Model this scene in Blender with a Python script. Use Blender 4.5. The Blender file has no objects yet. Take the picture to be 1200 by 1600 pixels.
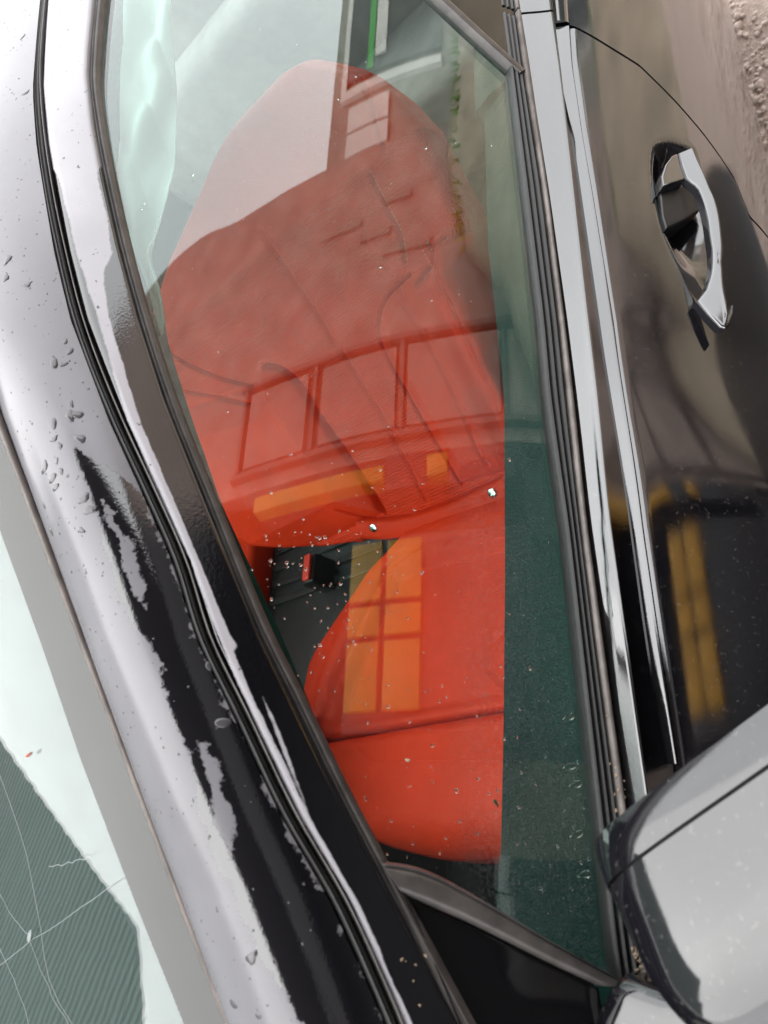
import bpy, bmesh, math, random
import numpy as np
from mathutils import Matrix, Vector
scene = bpy.context.scene
random.seed(7); RNG = np.random.default_rng(7)
# ------------------------------------------------------------------ camera, sky, sun, exposure
cam = bpy.data.objects.new('camera', bpy.data.cameras.new('camera')); scene.collection.objects.link(cam)
cam.matrix_world = Matrix(((-0.036227, -0.895509, 0.443567, -0.033857), (0.693177, 0.297207, 0.656638, 1.215199), (-0.719857, 0.331258, 0.609979, 1.513207), (0, 0, 0, 1)))
cam.data.lens = 28.237
cam.data.sensor_fit = 'AUTO'; cam.data.sensor_width = 36.0; cam.data.clip_start = .01; cam.data.clip_end = 400
cam.data.dof.use_dof = True; cam.data.dof.focus_distance = .85; cam.data.dof.aperture_fstop = 9.0
scene.camera = cam
SUN_EL, SUN_ROT = math.radians(47), math.radians(144)
world = bpy.data.worlds.new('World'); scene.world = world; world.use_nodes = True
wn, wl = world.node_tree.nodes, world.node_tree.links
bg = wn['Background']
sky = wn.new('ShaderNodeTexSky'); sky.sky_type = 'NISHITA'; sky.sun_disc = False
sky.sun_elevation = SUN_EL; sky.sun_rotation = SUN_ROT; sky.air_density = 1.0; sky.dust_density = 4.0; sky.ozone_density = 1.0
hs = wn.new('ShaderNodeHueSaturation'); hs.inputs['Saturation'].default_value = .35; hs.inputs['Value'].default_value = 7.6; gm = wn.new('ShaderNodeGamma'); gm.inputs[1].default_value = .10  # overcast: the cloud deck evens the sky out
wl.new(sky.outputs[0], gm.inputs[0]); wl.new(gm.outputs[0], hs.inputs['Color'])
tc = wn.new('ShaderNodeTexCoord'); cn = wn.new('ShaderNodeTexNoise'); cn.inputs['Scale'].default_value = 1.6; cn.inputs['Detail'].default_value = 4
wl.new(tc.outputs['Generated'], cn.inputs['Vector'])
cr_ = wn.new('ShaderNodeMapRange'); cr_.inputs['From Min'].default_value = .3; cr_.inputs['From Max'].default_value = .7
cr_.inputs['To Min'].default_value = .86; cr_.inputs['To Max'].default_value = 1.12; wl.new(cn.outputs[0], cr_.inputs['Value'])
mx = wn.new('ShaderNodeMix'); mx.data_type = 'RGBA'; mx.blend_type = 'MULTIPLY'; mx.inputs[0].default_value = 1.0
wl.new(hs.outputs[0], mx.inputs[6]); wl.new(cr_.outputs[0], mx.inputs[7]); 
sep = wn.new('ShaderNodeSeparateXYZ'); wl.new(tc.outputs['Generated'], sep.inputs[0])
ov = wn.new('ShaderNodeMapRange'); ov.inputs['From Min'].default_value = 0; ov.inputs['From Max'].default_value = 1; ov.inputs['To Min'].default_value = .75; ov.inputs['To Max'].default_value = 1.45; wl.new(sep.outputs[2], ov.inputs['Value'])
mo = wn.new('ShaderNodeMix'); mo.data_type = 'RGBA'; mo.blend_type = 'MULTIPLY'; mo.inputs[0].default_value = 1.0; wl.new(mx.outputs[2], mo.inputs[6]); wl.new(ov.outputs[0], mo.inputs[7]); wl.new(mo.outputs[2], bg.inputs['Color'])
bg.inputs['Strength'].default_value = .10
sun = bpy.data.objects.new('sun', bpy.data.lights.new('sun', 'SUN')); scene.collection.objects.link(sun)
sun.data.energy = .5; sun.data.angle = math.radians(85); sun.data.color = (1, .97, .93)
sdir = Vector((math.cos(SUN_EL)*math.sin(SUN_ROT), math.cos(SUN_EL)*math.cos(SUN_ROT), math.sin(SUN_EL)))
sun.rotation_euler = sdir.to_track_quat('Z', 'Y').to_euler()
scene.view_settings.view_transform = 'Standard'; scene.view_settings.look = 'None'; scene.view_settings.gamma = 1
scene.view_settings.exposure = 2.0
cy = scene.cycles
cy.max_bounces = 14; cy.transparent_max_bounces = 24; cy.transmission_bounces = 8; cy.glossy_bounces = 5; cy.diffuse_bounces = 5
cy.caustics_reflective = False; cy.caustics_refractive = False; cy.use_denoising = True; cy.sample_clamp_indirect = 8
# ------------------------------------------------------------------ measured curves of the body, (X, s) on the body side unless noted
K = {
  'roof_seal': [(-1.1181,0.6269),(-0.9683,0.5901),(-0.8863,0.5721),(-0.7283,0.5362),(-0.6428,0.5099),(-0.513,0.4631),(-0.4441,0.4353),(-0.354,0.389),(-0.2967,0.3554),(-0.2472,0.3273),(-0.1916,0.3023),(-0.146,0.274),(-0.0842,0.2359),(-0.0369,0.2013),(0.0082,0.1747),(0.0531,0.1503),(0.0999,0.1236)],
  'window_top': [(-1.041,0.521),(-0.927,0.507),(-0.8586,0.4987),(-0.7751,0.4864),(-0.7364,0.4797),(-0.6648,0.46),(-0.593,0.4368),(-0.5211,0.4114),(-0.4499,0.3838),(-0.3779,0.3527),(-0.2908,0.3091),(-0.1956,0.2599),(-0.1558,0.2355),(-0.1068,0.2065),(-0.0612,0.1775),(-0.0211,0.1517),(0.0283,0.1191),(0.0957,0.0733)],
  'sail_upper': [(-0.0612,0.1775),(-0.0596,0.1567),(-0.0404,0.1055),(-0.0218,0.0666),(0.0039,0.0063)],
  'sail_lower': [(-0.0437,0.1625),(-0.0275,0.1143),(-0.0093,0.0673),(0.0042,0.0293)],
  'sail_front': [(-0.0437,0.1625),(-0.011,0.1442),(0.0251,0.1251),(0.0686,0.102)],
  'glass_low': [(-1.0665,0.0706),(-0.8915,0.0599),(-0.6869,0.0494),(-0.5262,0.041),(-0.4383,0.039),(-0.3118,0.0292),(-0.1746,0.0233),(-0.0102,0.0163),(0.011,0.0116)],
  'seal_low': [(-1.0771,0.0531),(-0.8894,0.0432),(-0.6956,0.0285),(-0.5323,0.0213),(-0.438,0.0188),(-0.3321,0.0159),(-0.2247,0.0109),(-0.1047,0.0043),(0.0001,-0.0018),(0.0313,-0.0035)],
  'trim_lip': [(-1.08,0.0487),(-0.8942,0.0341),(-0.6979,0.0225),(-0.534,0.0152),(-0.4395,0.0118),(-0.3331,0.01),(-0.2254,0.0044),(-0.1093,-0.0021),(-0.0001,-0.0062),(0.0312,-0.0078)],
  'trim_low': [(-1.106,0.0036),(-0.9093,-0.001),(-0.7057,-0.0037),(-0.5384,-0.0058),(-0.4425,-0.0083),(-0.3349,-0.0075),(-0.2263,-0.0109),(-0.1359,-0.0134),(-0.0114,-0.0183),(0.0307,-0.0191)],
  'bead_top': [(-1.1084,-0.0033),(-0.9099,-0.0034),(-0.7943,-0.0134),(-0.7078,-0.0161),(-0.5402,-0.0214),(-0.4316,-0.0233),(-0.3246,-0.0251),(-0.2267,-0.0272),(-0.1343,-0.0311)],
  'bead_low': [(-1.1131,-0.0258),(-0.9131,-0.0202),(-0.7955,-0.0227),(-0.709,-0.027),(-0.5413,-0.0337),(-0.4319,-0.0327),(-0.3247,-0.0324),(-0.2268,-0.0345),(-0.1366,-0.0366)],
  'shut': [(-0.978,0.0459),(-0.9876,0.0337),(-0.9846,-0.0017),(-0.9787,-0.0285),(-0.9466,-0.0727),(-0.9269,-0.1027),(-0.897,-0.1275),(-0.8747,-0.145),(-0.8556,-0.1592),(-0.8371,-0.174),(-0.8119,-0.1931),(-0.7836,-0.2127)],
  'pillar_line': [(-1.0202,0.2016),(-0.9574,0.1397),(-0.8789,0.0524),(-0.8732,0.0447)],
  'recess': [(-0.7898,-0.1014),(-0.8039,-0.1179),(-0.8087,-0.1389),(-0.8142,-0.1611),(-0.7658,-0.1848),(-0.6747,-0.1819),(-0.6125,-0.1812),(-0.5941,-0.179),(-0.5719,-0.167),(-0.5608,-0.1542),(-0.5681,-0.1367),(-0.582,-0.1242),(-0.5896,-0.1184),(-0.6241,-0.1064),(-0.6678,-0.0973),(-0.7095,-0.0939),(-0.7624,-0.0959)],
  'grip': [(-0.7762,-0.1344),(-0.7646,-0.1353),(-0.7529,-0.136),(-0.7413,-0.1369),(-0.7299,-0.1377),(-0.7187,-0.1382),(-0.708,-0.1387),(-0.6981,-0.1396),(-0.6882,-0.1403),(-0.6782,-0.1406),(-0.6682,-0.1406),(-0.658,-0.1403),(-0.6479,-0.1397),(-0.6378,-0.1391),(-0.6278,-0.1384),(-0.6179,-0.1376),(-0.608,-0.1367),(-0.5996,-0.1367),(-0.5912,-0.1366),(-0.5829,-0.1366),(-0.5746,-0.1369),(-0.5663,-0.1376),(-0.5582,-0.1381),(-0.55,-0.1384),(-0.5429,-0.1374),(-0.5362,-0.1355),(-0.5386,-0.132),(-0.5547,-0.1241),(-0.5714,-0.1172),(-0.5816,-0.1241),(-0.5868,-0.1256),(-0.5919,-0.127),(-0.5973,-0.1283),(-0.603,-0.1292),(-0.6089,-0.1298),(-0.615,-0.1302),(-0.6213,-0.1305),(-0.6283,-0.131),(-0.6354,-0.1312),(-0.6425,-0.1314),(-0.6498,-0.1317),(-0.657,-0.132),(-0.6643,-0.1323),(-0.6717,-0.1324),(-0.6792,-0.1323),(-0.6868,-0.1321),(-0.6944,-0.1317),(-0.7023,-0.1312),(-0.7104,-0.1307),(-0.7177,-0.1291),(-0.7243,-0.1266),(-0.732,-0.1242),(-0.7533,-0.1233),(-0.7736,-0.1227)],
  'grip_end': [(-0.7757,-0.123),(-0.7707,-0.1163),(-0.7542,-0.1067),(-0.7342,-0.0995),(-0.7178,-0.0983),(-0.7245,-0.1087),(-0.7346,-0.1255),(-0.7562,-0.1241)],
  'grip_pivot': [(-0.7198,-0.0998),(-0.7276,-0.111),(-0.7385,-0.1288),(-0.736,-0.1358),(-0.7246,-0.1416),(-0.7049,-0.1437),(-0.6851,-0.1233),(-0.6673,-0.1002),(-0.6846,-0.0982)],
  'lock_cover': [(-0.5855,-0.1638),(-0.574,-0.1631),(-0.5582,-0.1559),(-0.5522,-0.1486),(-0.5629,-0.1533),(-0.5744,-0.1596)],
  'wet': [(-0.3304,0.2563),(-0.3074,0.25),(-0.2674,0.275),(-0.2484,0.275),(-0.2304,0.2812),(-0.2103,0.275),(-0.1903,0.225),(-0.1743,0.1813),(-0.1683,0.225),(-0.1463,0.2313),(-0.1193,0.2375),(-0.1023,0.2438),(-0.0783,0.3063),(-0.0532,0.325),(-0.0252,0.3188),(-0.0022,0.2875),(0.0228,0.2687),(0.0288,0.2625),(0.0728,0.2625),(0.0759,0.0),(0.0078,0.0),(-0.0372,0.0),(-0.0843,0.0),(-0.1463,0.0),(-0.1913,0.0),(-0.2474,0.0),(-0.2964,0.0),(-0.3094,0.075),(-0.3224,0.1688)],
  'dry_islands': [[(-0.2874,0.2),(-0.2804,0.1688),(-0.2784,0.1813),(-0.2844,0.2)],[(-0.2754,0.2),(-0.2644,0.1562),(-0.2594,0.1375),(-0.2284,0.15),(-0.2033,0.1562),(-0.2163,0.2063),(-0.2354,0.225),(-0.2634,0.2063)],[(-0.1303,0.175),(-0.1153,0.1313),(-0.0833,0.1625),(-0.0732,0.1875),(-0.0592,0.2313),(-0.0572,0.2687),(-0.0783,0.2438),(-0.1023,0.2)]],
  'frame_sheen': [(-0.9959,0.0),(-0.9608,0.6375),(-0.7567,0.8688),(-0.6236,0.8563),(-0.5556,0.8875),(-0.5135,0.825),(-0.4955,0.6188),(-0.4785,0.525),(-0.4465,0.4563),(-0.4015,0.4062),(-0.3554,0.3188),(-0.2984,0.2875),(-0.2484,0.2687),(-0.1993,0.35),(-0.1893,0.4188),(-0.1843,0.2875),(-0.1633,0.2313),(-0.1463,0.2188),(-0.1163,0.2188),(-0.0843,0.1938),(-0.0592,0.1875),(-0.0372,0.1938),(-0.0142,0.175),(0.0078,0.1313),(0.0318,0.1625),(0.0708,0.1813),(0.0708,0.1063),(0.0318,0.0),(0.0078,0.0),(-0.0372,0.0563),(-0.0843,0.0188),(-0.1463,0.025),(-0.1923,0.1188),(-0.2474,0.0563),(-0.2974,0.0),(-0.3544,0.0688),(-0.4455,0.2438),(-0.5095,0.1625),(-0.6416,0.1063),(-0.7667,0.1)],
  'frame_sheen_islands': [[(-0.1563,0.4062),(-0.1403,0.4313),(-0.1163,0.35),(-0.0973,0.2687),(-0.0873,0.2),(-0.0943,0.2125),(-0.1143,0.2687),(-0.1343,0.3188)]],
  'drops_px': [(-0.4225,0.0688),(-0.4135,0.0625),(-0.4025,0.1813),(-0.4015,0.125),(-0.3664,0.1625),(-0.3564,0.1938),(-0.3574,0.15),(-0.3514,0.325),(-0.3394,0.3625),(-0.3374,0.1875),(-0.3334,0.3375),(-0.3224,0.4062),(-0.3214,0.55),(-0.3144,0.4),(-0.3114,0.5062),(-0.3044,0.5062),(-0.2914,0.3063),(-0.2824,0.2938),(-0.2984,0.75),(-0.2804,0.7938),(-0.2694,0.4062),(-0.4815,0.1875),(-0.4795,0.2063),(-0.8328,0.1438),(-0.7287,0.05),(-0.4905,0.3563),(-0.5095,0.3063),(-0.0052,0.35),(0.0218,0.575),(0.0258,0.425),(-0.1383,0.0438),(-0.1743,0.0)],
  'frit': [(-0.3939,0.558),(-0.2936,0.5703),(-0.2128,0.5864),(-0.1259,0.601),(-0.0362,0.6209),(0.043,0.6405),(0.1007,0.6535)],
  'pillar_trim': [(-0.5501,-0.0569),(-0.2823,0.3163),(-0.1353,0.4742),(-0.0691,0.5309),(-0.0217,0.5707),(-0.0132,0.5757),(0.0077,0.5723),(0.0509,0.5664),(0.1357,0.5546)],
  'leaf_screen': [(-0.1329,0.5493)],
  'cracks': [[(-0.1282,0.5061),(-0.0836,0.5176),(-0.0449,0.5204),(-0.0247,0.519),(0.0368,0.5188),(0.0529,0.5309)],[(-0.0396,0.4725),(-0.0191,0.4855),(-0.0052,0.5003)],[(0.022,0.4443),(0.0007,0.4981),(-0.0308,0.5779),(-0.0465,0.6152)],[(0.0004,0.4571),(0.0182,0.4672),(0.0403,0.4752),(0.0622,0.4789)],[(-0.0052,0.5003),(0.0244,0.51),(0.0555,0.5264)],[(-0.0541,0.5445),(-0.0574,0.5669),(-0.0614,0.5918)]],
  'chip': [(-0.0053,0.5027)],
  'film_drops': [(-0.2828,0.2013),(-0.2401,0.2589),(-0.2511,0.2486)],
  'door_trim_in': [(-0.7404,0.7723),(-0.5159,0.7879),(-0.3175,0.7813),(-0.1715,0.7738),(-0.08,0.7678),(-0.0378,0.7618)],
  'inner_frame': [(-0.5649,0.3885),(-0.4778,0.3765),(-0.3933,0.3404),(-0.3196,0.3071),(-0.2528,0.2686),(-0.1933,0.2355),(-0.1269,0.2014),(-0.0696,0.1701)],
  'cloth_l': [(-0.9711,0.4968),(-0.8995,0.4841),(-0.773,0.4673),(-0.6719,0.4513),(-0.606,0.4362),(-0.568,0.4223),(-0.5334,0.4084),(-0.4913,0.3889),(-0.4563,0.3749)],
  'cloth_r': [(-0.9693,0.4502),(-0.9011,0.4362),(-0.7784,0.4132),(-0.7045,0.4017),(-0.6359,0.3945),(-0.5832,0.3945),(-0.5444,0.3974),(-0.5062,0.383),(-0.4728,0.3732)],
  'cushion_l': [(-0.629,0.2357),(-0.6157,0.211),(-0.5869,0.1427),(-0.5373,0.0829),(-0.4911,0.0309),(-0.4567,-0.0079),(-0.353,-0.0285),(-0.2428,0.0439),(-0.1644,0.1385),(-0.1215,0.2265)],
  'cushion_front': [(-0.1215,0.2265),(-0.1099,0.3171),(-0.1144,0.3928),(-0.1291,0.4905)],
  'thigh': [(-0.299,0.1166),(-0.2992,0.253),(-0.295,0.3926),(-0.2918,0.4965),(-0.2878,0.5786)],
  'insert': [(-0.5507,0.6189),(-0.5753,0.507),(-0.5909,0.3923),(-0.5971,0.3021),(-0.586,0.2545),(-0.5722,0.2371),(-0.4918,0.1766),(-0.4015,0.1238),(-0.3307,0.1011)],
  'insert_r': [(-0.433,0.5197),(-0.4055,0.4602),(-0.3665,0.4568),(-0.3292,0.4979)],
  'gap': [(-0.6942,0.1285),(-0.7204,0.0495),(-0.8097,-0.2797),(-0.8352,-0.337),(-0.7161,-0.3024)],
  'buckle': [(-0.6935,-0.0777)],
  'red_side': [(-0.8569,-0.4104),(-0.8309,-0.3228),(-0.7161,-0.3024)],
  'back_outer': [(0.2192,0.1008),(0.2339,0.1384),(0.2578,0.2028),(0.257,0.2987),(0.2748,0.4033),(0.2782,0.5337),(0.2638,0.5939),(0.2303,0.6579),(0.2098,0.6848),(0.1657,0.7247),(0.1158,0.7443),(0.0633,0.7427),(-0.0013,0.7185)],
  'back_stitch1': [(0.2205,0.3824),(0.2229,0.3169),(0.2234,0.2303),(0.2264,0.1582)],
  'back_stitch2': [(0.2416,0.3546),(0.2427,0.2851),(0.2338,0.1602)],
  'back_corner': [(0.1824,0.3385),(0.2097,0.3563),(0.242,0.3702),(0.2573,0.3699)],
  'back_perf': [(0.1817,0.5229),(0.1819,0.4691),(0.1821,0.415),(0.1688,0.3788)],
  'back_ins': [(0.1668,0.3579),(0.1235,0.353),(0.0929,0.3404),(0.0642,0.3084),(0.0588,0.2698),(0.0644,0.1725),(0.0757,0.0245)],
  'back_pl1': [(-0.0642,0.5702),(-0.0352,0.3817),(-0.0114,0.1988),(-0.0064,0.0227)],
  'back_pl2': [(-0.2078,0.3756),(-0.1729,0.3568),(-0.1505,0.3231),(-0.1376,0.2393),(-0.1149,0.1193),(-0.1056,0.0308)],
  'back_pl3': [(0.1114,0.4811),(0.1424,0.3599),(0.1592,0.2338),(0.1516,0.0376)],
  'back_bot': [(-0.4939,0.0994),(-0.4757,0.0783),(-0.4347,0.0582),(-0.2961,0.019),(-0.2002,-0.0061),(-0.1199,0.0091),(-0.0585,0.0022),(0.149,-0.002)],
  'back_leftb': [(-0.4249,0.4906),(-0.456,0.3728),(-0.4894,0.2205),(-0.5033,0.1023)],
  'back_arc': [(-0.4374,0.5183),(-0.4034,0.4734),(-0.3591,0.4287),(-0.2913,0.3757),(-0.2571,0.3522)],
  'back_arc2': [(-0.438,0.421),(-0.359,0.3748),(-0.2687,0.3245)],
  'back_piece_top': [(-0.1609,0.0386),(-0.1253,0.0268),(-0.0538,0.0096),(0.0338,0.0026),(0.1544,0.0077)],
  'back_studs': [(-0.1269,0.014),(0.1381,-0.0074)],
  'back_head_top': [(0.2239,0.5332),(0.2352,0.634),(0.1935,0.6996)],
  'back_seam_low': [(-0.1838,0.0706),(-0.1303,0.0192)],
  'scrap_glass': [(-0.1014,0.0954),(-0.1244,0.1582),(-0.5414,0.1176)],
}

# ---- body side of the car: X forward, Y outward (left), Z up; s = arc length up the section from the waist line
PROF = np.array([(.76,.17),(.82,.23),(.876,.312),(.925,.41),(.962,.50),(.990,.585),(1.007,.66),(1.013,.732),(1.009,.782),
    (.993,.838),(.965,.890),(.931,.941),(.900,.980),(.868,1.045),(.830,1.115),(.786,1.190),(.737,1.265),(.690,1.33),
    (.640,1.385),(.585,1.424),(.49,1.457),(.34,1.480),(0,1.49)])
SS = np.r_[0, np.cumsum(np.hypot(*np.diff(PROF, axis=0).T))]
SS = SS - SS[12]
MM = np.gradient(PROF, SS, axis=0)
def section(s):
    s = np.clip(np.asarray(s, float), SS[0], SS[-1]-1e-9)
    i = np.clip(np.searchsorted(SS, s, side='right')-1, 0, len(SS)-2)
    h = (SS[i+1]-SS[i]); u = ((s-SS[i])/h)[..., None]; h = h[..., None]
    return ((2*u**3-3*u**2+1)*PROF[i]+(u**3-2*u**2+u)*h*MM[i]+(-2*u**3+3*u**2)*PROF[i+1]+(u**3-u**2)*h*MM[i+1])
def side(X, s, off=0.0):
    """point on the body side, off metres out along its normal"""
    X, s, off = np.broadcast_arrays(np.asarray(X, float), np.asarray(s, float), np.asarray(off, float))
    def at(q):   # the flank swells a little towards the front wing
        p = section(q).copy(); k = np.clip((X+.55)/.22, 0, 1); k = k*k*(3-2*k)
        p[..., 0] = p[..., 0]-.19*k*.14*np.tanh(np.minimum(q, 0)/.14); return p
    p = at(s); t = at(s+1e-4)-at(s-1e-4); t = t/np.linalg.norm(t, axis=-1, keepdims=True)
    return np.stack([X, p[..., 0]+off*t[..., 1], p[..., 1]-off*t[..., 0]], -1)
def resample(C, n):
    """smooth curve through the points C, n points evenly along it"""
    C = np.asarray(C, float); d = np.r_[0, np.cumsum(np.linalg.norm(np.diff(C, axis=0), axis=1))]
    m = np.gradient(C, d, axis=0) if len(C) > 2 else np.repeat((C[1:]-C[:1])/d[-1], 2, 0)
    q = np.linspace(0, d[-1], n); i = np.clip(np.searchsorted(d, q, side='right')-1, 0, len(d)-2)
    h = (d[i+1]-d[i])[:, None]; u = (q-d[i])[:, None]/h
    return ((2*u**3-3*u**2+1)*C[i]+(u**3-2*u**2+u)*h*m[i]+(-2*u**3+3*u**2)*C[i+1]+(u**3-u**2)*h*m[i+1])
def at_x(C, X):
    """value of a curve of (X, value...) rows at X"""
    C = np.asarray(C, float); o = np.argsort(C[:, 0])
    return np.stack([np.interp(X, C[o, 0], C[o, k]) for k in range(1, C.shape[1])], -1)
def screen_z(X, Y):
    return 1.367-.48*(X+.378)+.25*(.36-Y*Y)
def screen_edge(X):
    return .6+.2*(X+.378)
# roof-side / A-pillar panel between the roof seal (on the body side) and the windscreen edge or the roof
INNER = [(-2.2,.44,1.462),(-1.2,.45,1.470),(-.75,.49,1.459),(-.55,.545,1.432),(-.45,.58,1.399),(-.378,.600,1.365),(-.2,.6356,1.270),(0,.6756,1.162),(.2,.7156,1.052),(.35,.7456,.969)]
def pillar(X, v, seal):
    X, v = np.broadcast_arrays(np.asarray(X, float), np.asarray(v, float))
    s = at_x(seal, X)[..., 0]; a = section(s); b = at_x(INNER, X)
    L = np.linalg.norm(b-a, axis=-1, keepdims=True)
    t = section(s+.02)-a; t = t/np.linalg.norm(t, axis=-1, keepdims=True)
    ch = (b-a)/L; r = 2*ch*np.sum(ch*t, -1, keepdims=True)-t
    p1 = a+t*L*.55; p2 = b-r*L*.30; w = v[..., None]
    q = (1-w)**3*a+3*(1-w)**2*w*p1+3*(1-w)*w*w*p2+w**3*b
    return np.concatenate([X[..., None], q], -1)
# height of the door handle's face over the door
def grip_h(x, s): return float(np.interp(x, [-.77, -.70, -.62, -.55, -.51], [.004, .009, .011, .002, -.006]))+float(np.interp(x, [-.60, -.53], [.80, .76]))*(-.116-s)+.004
def end_h(x, s): return grip_h(x, -.120)-.12*(s+.120)

# ------------------------------------------------------------------ helpers
def link(name, me, mat, parent=None, kind=None):
    o = bpy.data.objects.new(name, me); scene.collection.objects.link(o)
    if mat is not None: me.materials.append(mat)
    if parent is not None: o.parent = parent
    if kind: o['kind'] = kind
    return o
def thing(name, label, cat, loc=(0, 0, 0), group=None):
    o = bpy.data.objects.new(name, None); scene.collection.objects.link(o); o.location = loc; o.empty_display_size = .1
    o['label'] = label; o['category'] = cat
    if group: o['group'] = group
    return o
def tag(o, label, cat, group=None):
    o['label'] = label; o['category'] = cat
    if group: o['group'] = group
    return o
def mesh(V, F, smooth=True, fix=True, auto=None):
    me = bpy.data.meshes.new('m'); me.from_pydata([tuple(map(float, v)) for v in V], [], [tuple(map(int, q)) for q in F])
    me.update()
    if fix:
        bm = bmesh.new(); bm.from_mesh(me); bmesh.ops.recalc_face_normals(bm, faces=bm.faces); bm.to_mesh(me); bm.free()
    if smooth:
        me.polygons.foreach_set('use_smooth', [True]*len(me.polygons))
    if auto is not None: me.set_sharp_from_angle(angle=math.radians(auto))
    return me
def grid_faces(n, m, o=0):
    i, j = np.meshgrid(np.arange(n-1), np.arange(m-1), indexing='ij'); a = (i*m+j).ravel()+o
    return np.stack([a, a+1, a+m+1, a+m], 1)
def shell(A, B, auto=40):
    """closed solid between two equal grids of points (n, m, 3)"""
    n, m = A.shape[:2]; V = np.concatenate([A.reshape(-1, 3), B.reshape(-1, 3)]); N = n*m
    F = [tuple(q) for q in grid_faces(n, m)]+[tuple(q[::-1]) for q in grid_faces(n, m, N)]
    ring = [i*m for i in range(n)]+[(n-1)*m+j for j in range(1, m)]+[i*m+m-1 for i in range(n-2, -1, -1)]+[j for j in range(m-2, 0, -1)]
    for k in range(len(ring)):
        a, b = ring[k], ring[(k+1) % len(ring)]; F.append((a, b, b+N, a+N))
    return mesh(V, F, True, True, auto)
def strip(A, B, n, m, top, depth=.006, auto=45, keep=None):
    """solid band on the body side between curves A and B of (X, s); top(v) = height of its face over the body"""
    a = resample(A, n); b = resample(B, n); v = np.linspace(0, 1, m)
    P = a[:, None]+(b-a)[:, None]*v[None, :, None]
    h = np.broadcast_to(np.asarray(top(v), float), (n, m))
    return shell(side(P[..., 0], P[..., 1], h), side(P[..., 0], P[..., 1], h*0-depth), auto)
def rounded(h, e=.18, lo=0.):
    def f(v):
        k = np.clip(np.minimum(v, 1-v)/e, 0, 1); return lo+(h-lo)*np.sqrt(np.clip(1-(1-k)**2, 0, 1))
    return f
def prism(poly, off0, off1, bevel=.002, seg=2, fine=None):
    """block whose outline is a polygon of (X, s) on the body side, between two heights over it"""
    P = np.asarray(poly, float)
    if fine:
        P = np.vstack([P, P[:1]]); P = resample(P, fine+1)[:-1]
    bm = bmesh.new(); n = len(P)
    lo = [bm.verts.new(side(x, s, off0(x, s) if callable(off0) else off0)) for x, s in P]; hi = [bm.verts.new(side(x, s, off1(x, s) if callable(off1) else off1)) for x, s in P]
    top = bm.faces.new(hi); bm.faces.new(lo[::-1])
    for i in range(n): bm.faces.new((lo[i], lo[(i+1) % n], hi[(i+1) % n], hi[i]))
    bmesh.ops.recalc_face_normals(bm, faces=bm.faces); top_n = top.normal.copy()
    if bevel:
        bmesh.ops.bevel(bm, geom=list(top.edges), offset=bevel, segments=seg, profile=.6, affect='EDGES')
        bmesh.ops.inset_individual(bm, faces=[max((f for f in bm.faces if f.normal.dot(top_n) > .9), key=lambda f: f.calc_area())], thickness=bevel*.5)
    bmesh.ops.triangulate(bm, faces=[f for f in bm.faces if len(f.verts) > 4])
    me = bpy.data.meshes.new('m'); bm.to_mesh(me); bm.free()
    me.polygons.foreach_set('use_smooth', [True]*len(me.polygons)); me.set_sharp_from_angle(angle=math.radians(35))
    return me
def box(lo, hi, bevel=0.0):
    bm = bmesh.new(); bmesh.ops.create_cube(bm, size=1)
    for v in bm.verts: v.co = Vector([(lo[k]+hi[k])/2+v.co[k]*(hi[k]-lo[k]) for k in range(3)])
    if bevel: bmesh.ops.bevel(bm, geom=list(bm.edges), offset=bevel, segments=3, profile=.5, affect='EDGES')
    me = bpy.data.meshes.new('m'); bm.to_mesh(me); bm.free()
    if bevel:
        me.polygons.foreach_set('use_smooth', [True]*len(me.polygons)); me.set_sharp_from_angle(angle=math.radians(50))
    return me
def tube(pts, r, seg=8, flat=None):
    """rod along points; r a number or one radius per point"""
    pts = [Vector(p) for p in pts]; n = len(pts); rr = [r]*n if not hasattr(r, '__len__') else r
    V, F = [], []; up = Vector((0.31, .2, .93))
    for i, p in enumerate(pts):
        t = (pts[min(i+1, n-1)]-pts[max(i-1, 0)]).normalized(); a = t.cross(up).normalized(); b = a.cross(t)
        for k in range(seg):
            w = 2*math.pi*k/seg; V.append(p+a*math.cos(w)*rr[i]+b*math.sin(w)*rr[i])
    for i in range(n-1):
        for k in range(seg): F.append((i*seg+k, i*seg+(k+1) % seg, (i+1)*seg+(k+1) % seg, (i+1)*seg+k))
    F.append(tuple(range(seg))[::-1]); F.append(tuple((n-1)*seg+k for k in range(seg)))
    return mesh(V, F, True, True, 60)
def poly_dist(P, poly):
    """signed distance (positive inside) of points P (..., 2) to a closed polygon"""
    P = np.asarray(P, float); Q = np.asarray(poly, float); d = np.full(P.shape[:-1], 1e9); ins = np.zeros(P.shape[:-1], bool)
    for a, b in zip(Q, np.roll(Q, -1, 0)):
        e = b-a; w = P-a; t = np.clip((w@e)/(e@e+1e-12), 0, 1)[..., None]; d = np.minimum(d, np.linalg.norm(w-t*e, axis=-1))
        c = (a[1] > P[..., 1]) != (b[1] > P[..., 1]); xs = a[0]+(P[..., 1]-a[1])*(b[0]-a[0])/((b[1]-a[1]) or 1e-12); ins ^= c & (P[..., 0] < xs)
    return np.where(ins, d, -d)
def line_dist(P, line):
    P = np.asarray(P, float); Q = np.asarray(line, float); d = np.full(P.shape[:-1], 1e9)
    for a, b in zip(Q[:-1], Q[1:]):
        e = b-a; w = P-a; t = np.clip((w@e)/(e@e+1e-12), 0, 1)[..., None]; d = np.minimum(d, np.linalg.norm(w-t*e, axis=-1))
    return d
def attr(me, name, val):
    a = me.attributes.new(name, 'FLOAT', 'POINT'); a.data.foreach_set('value', np.asarray(val, np.float32).ravel())
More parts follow.
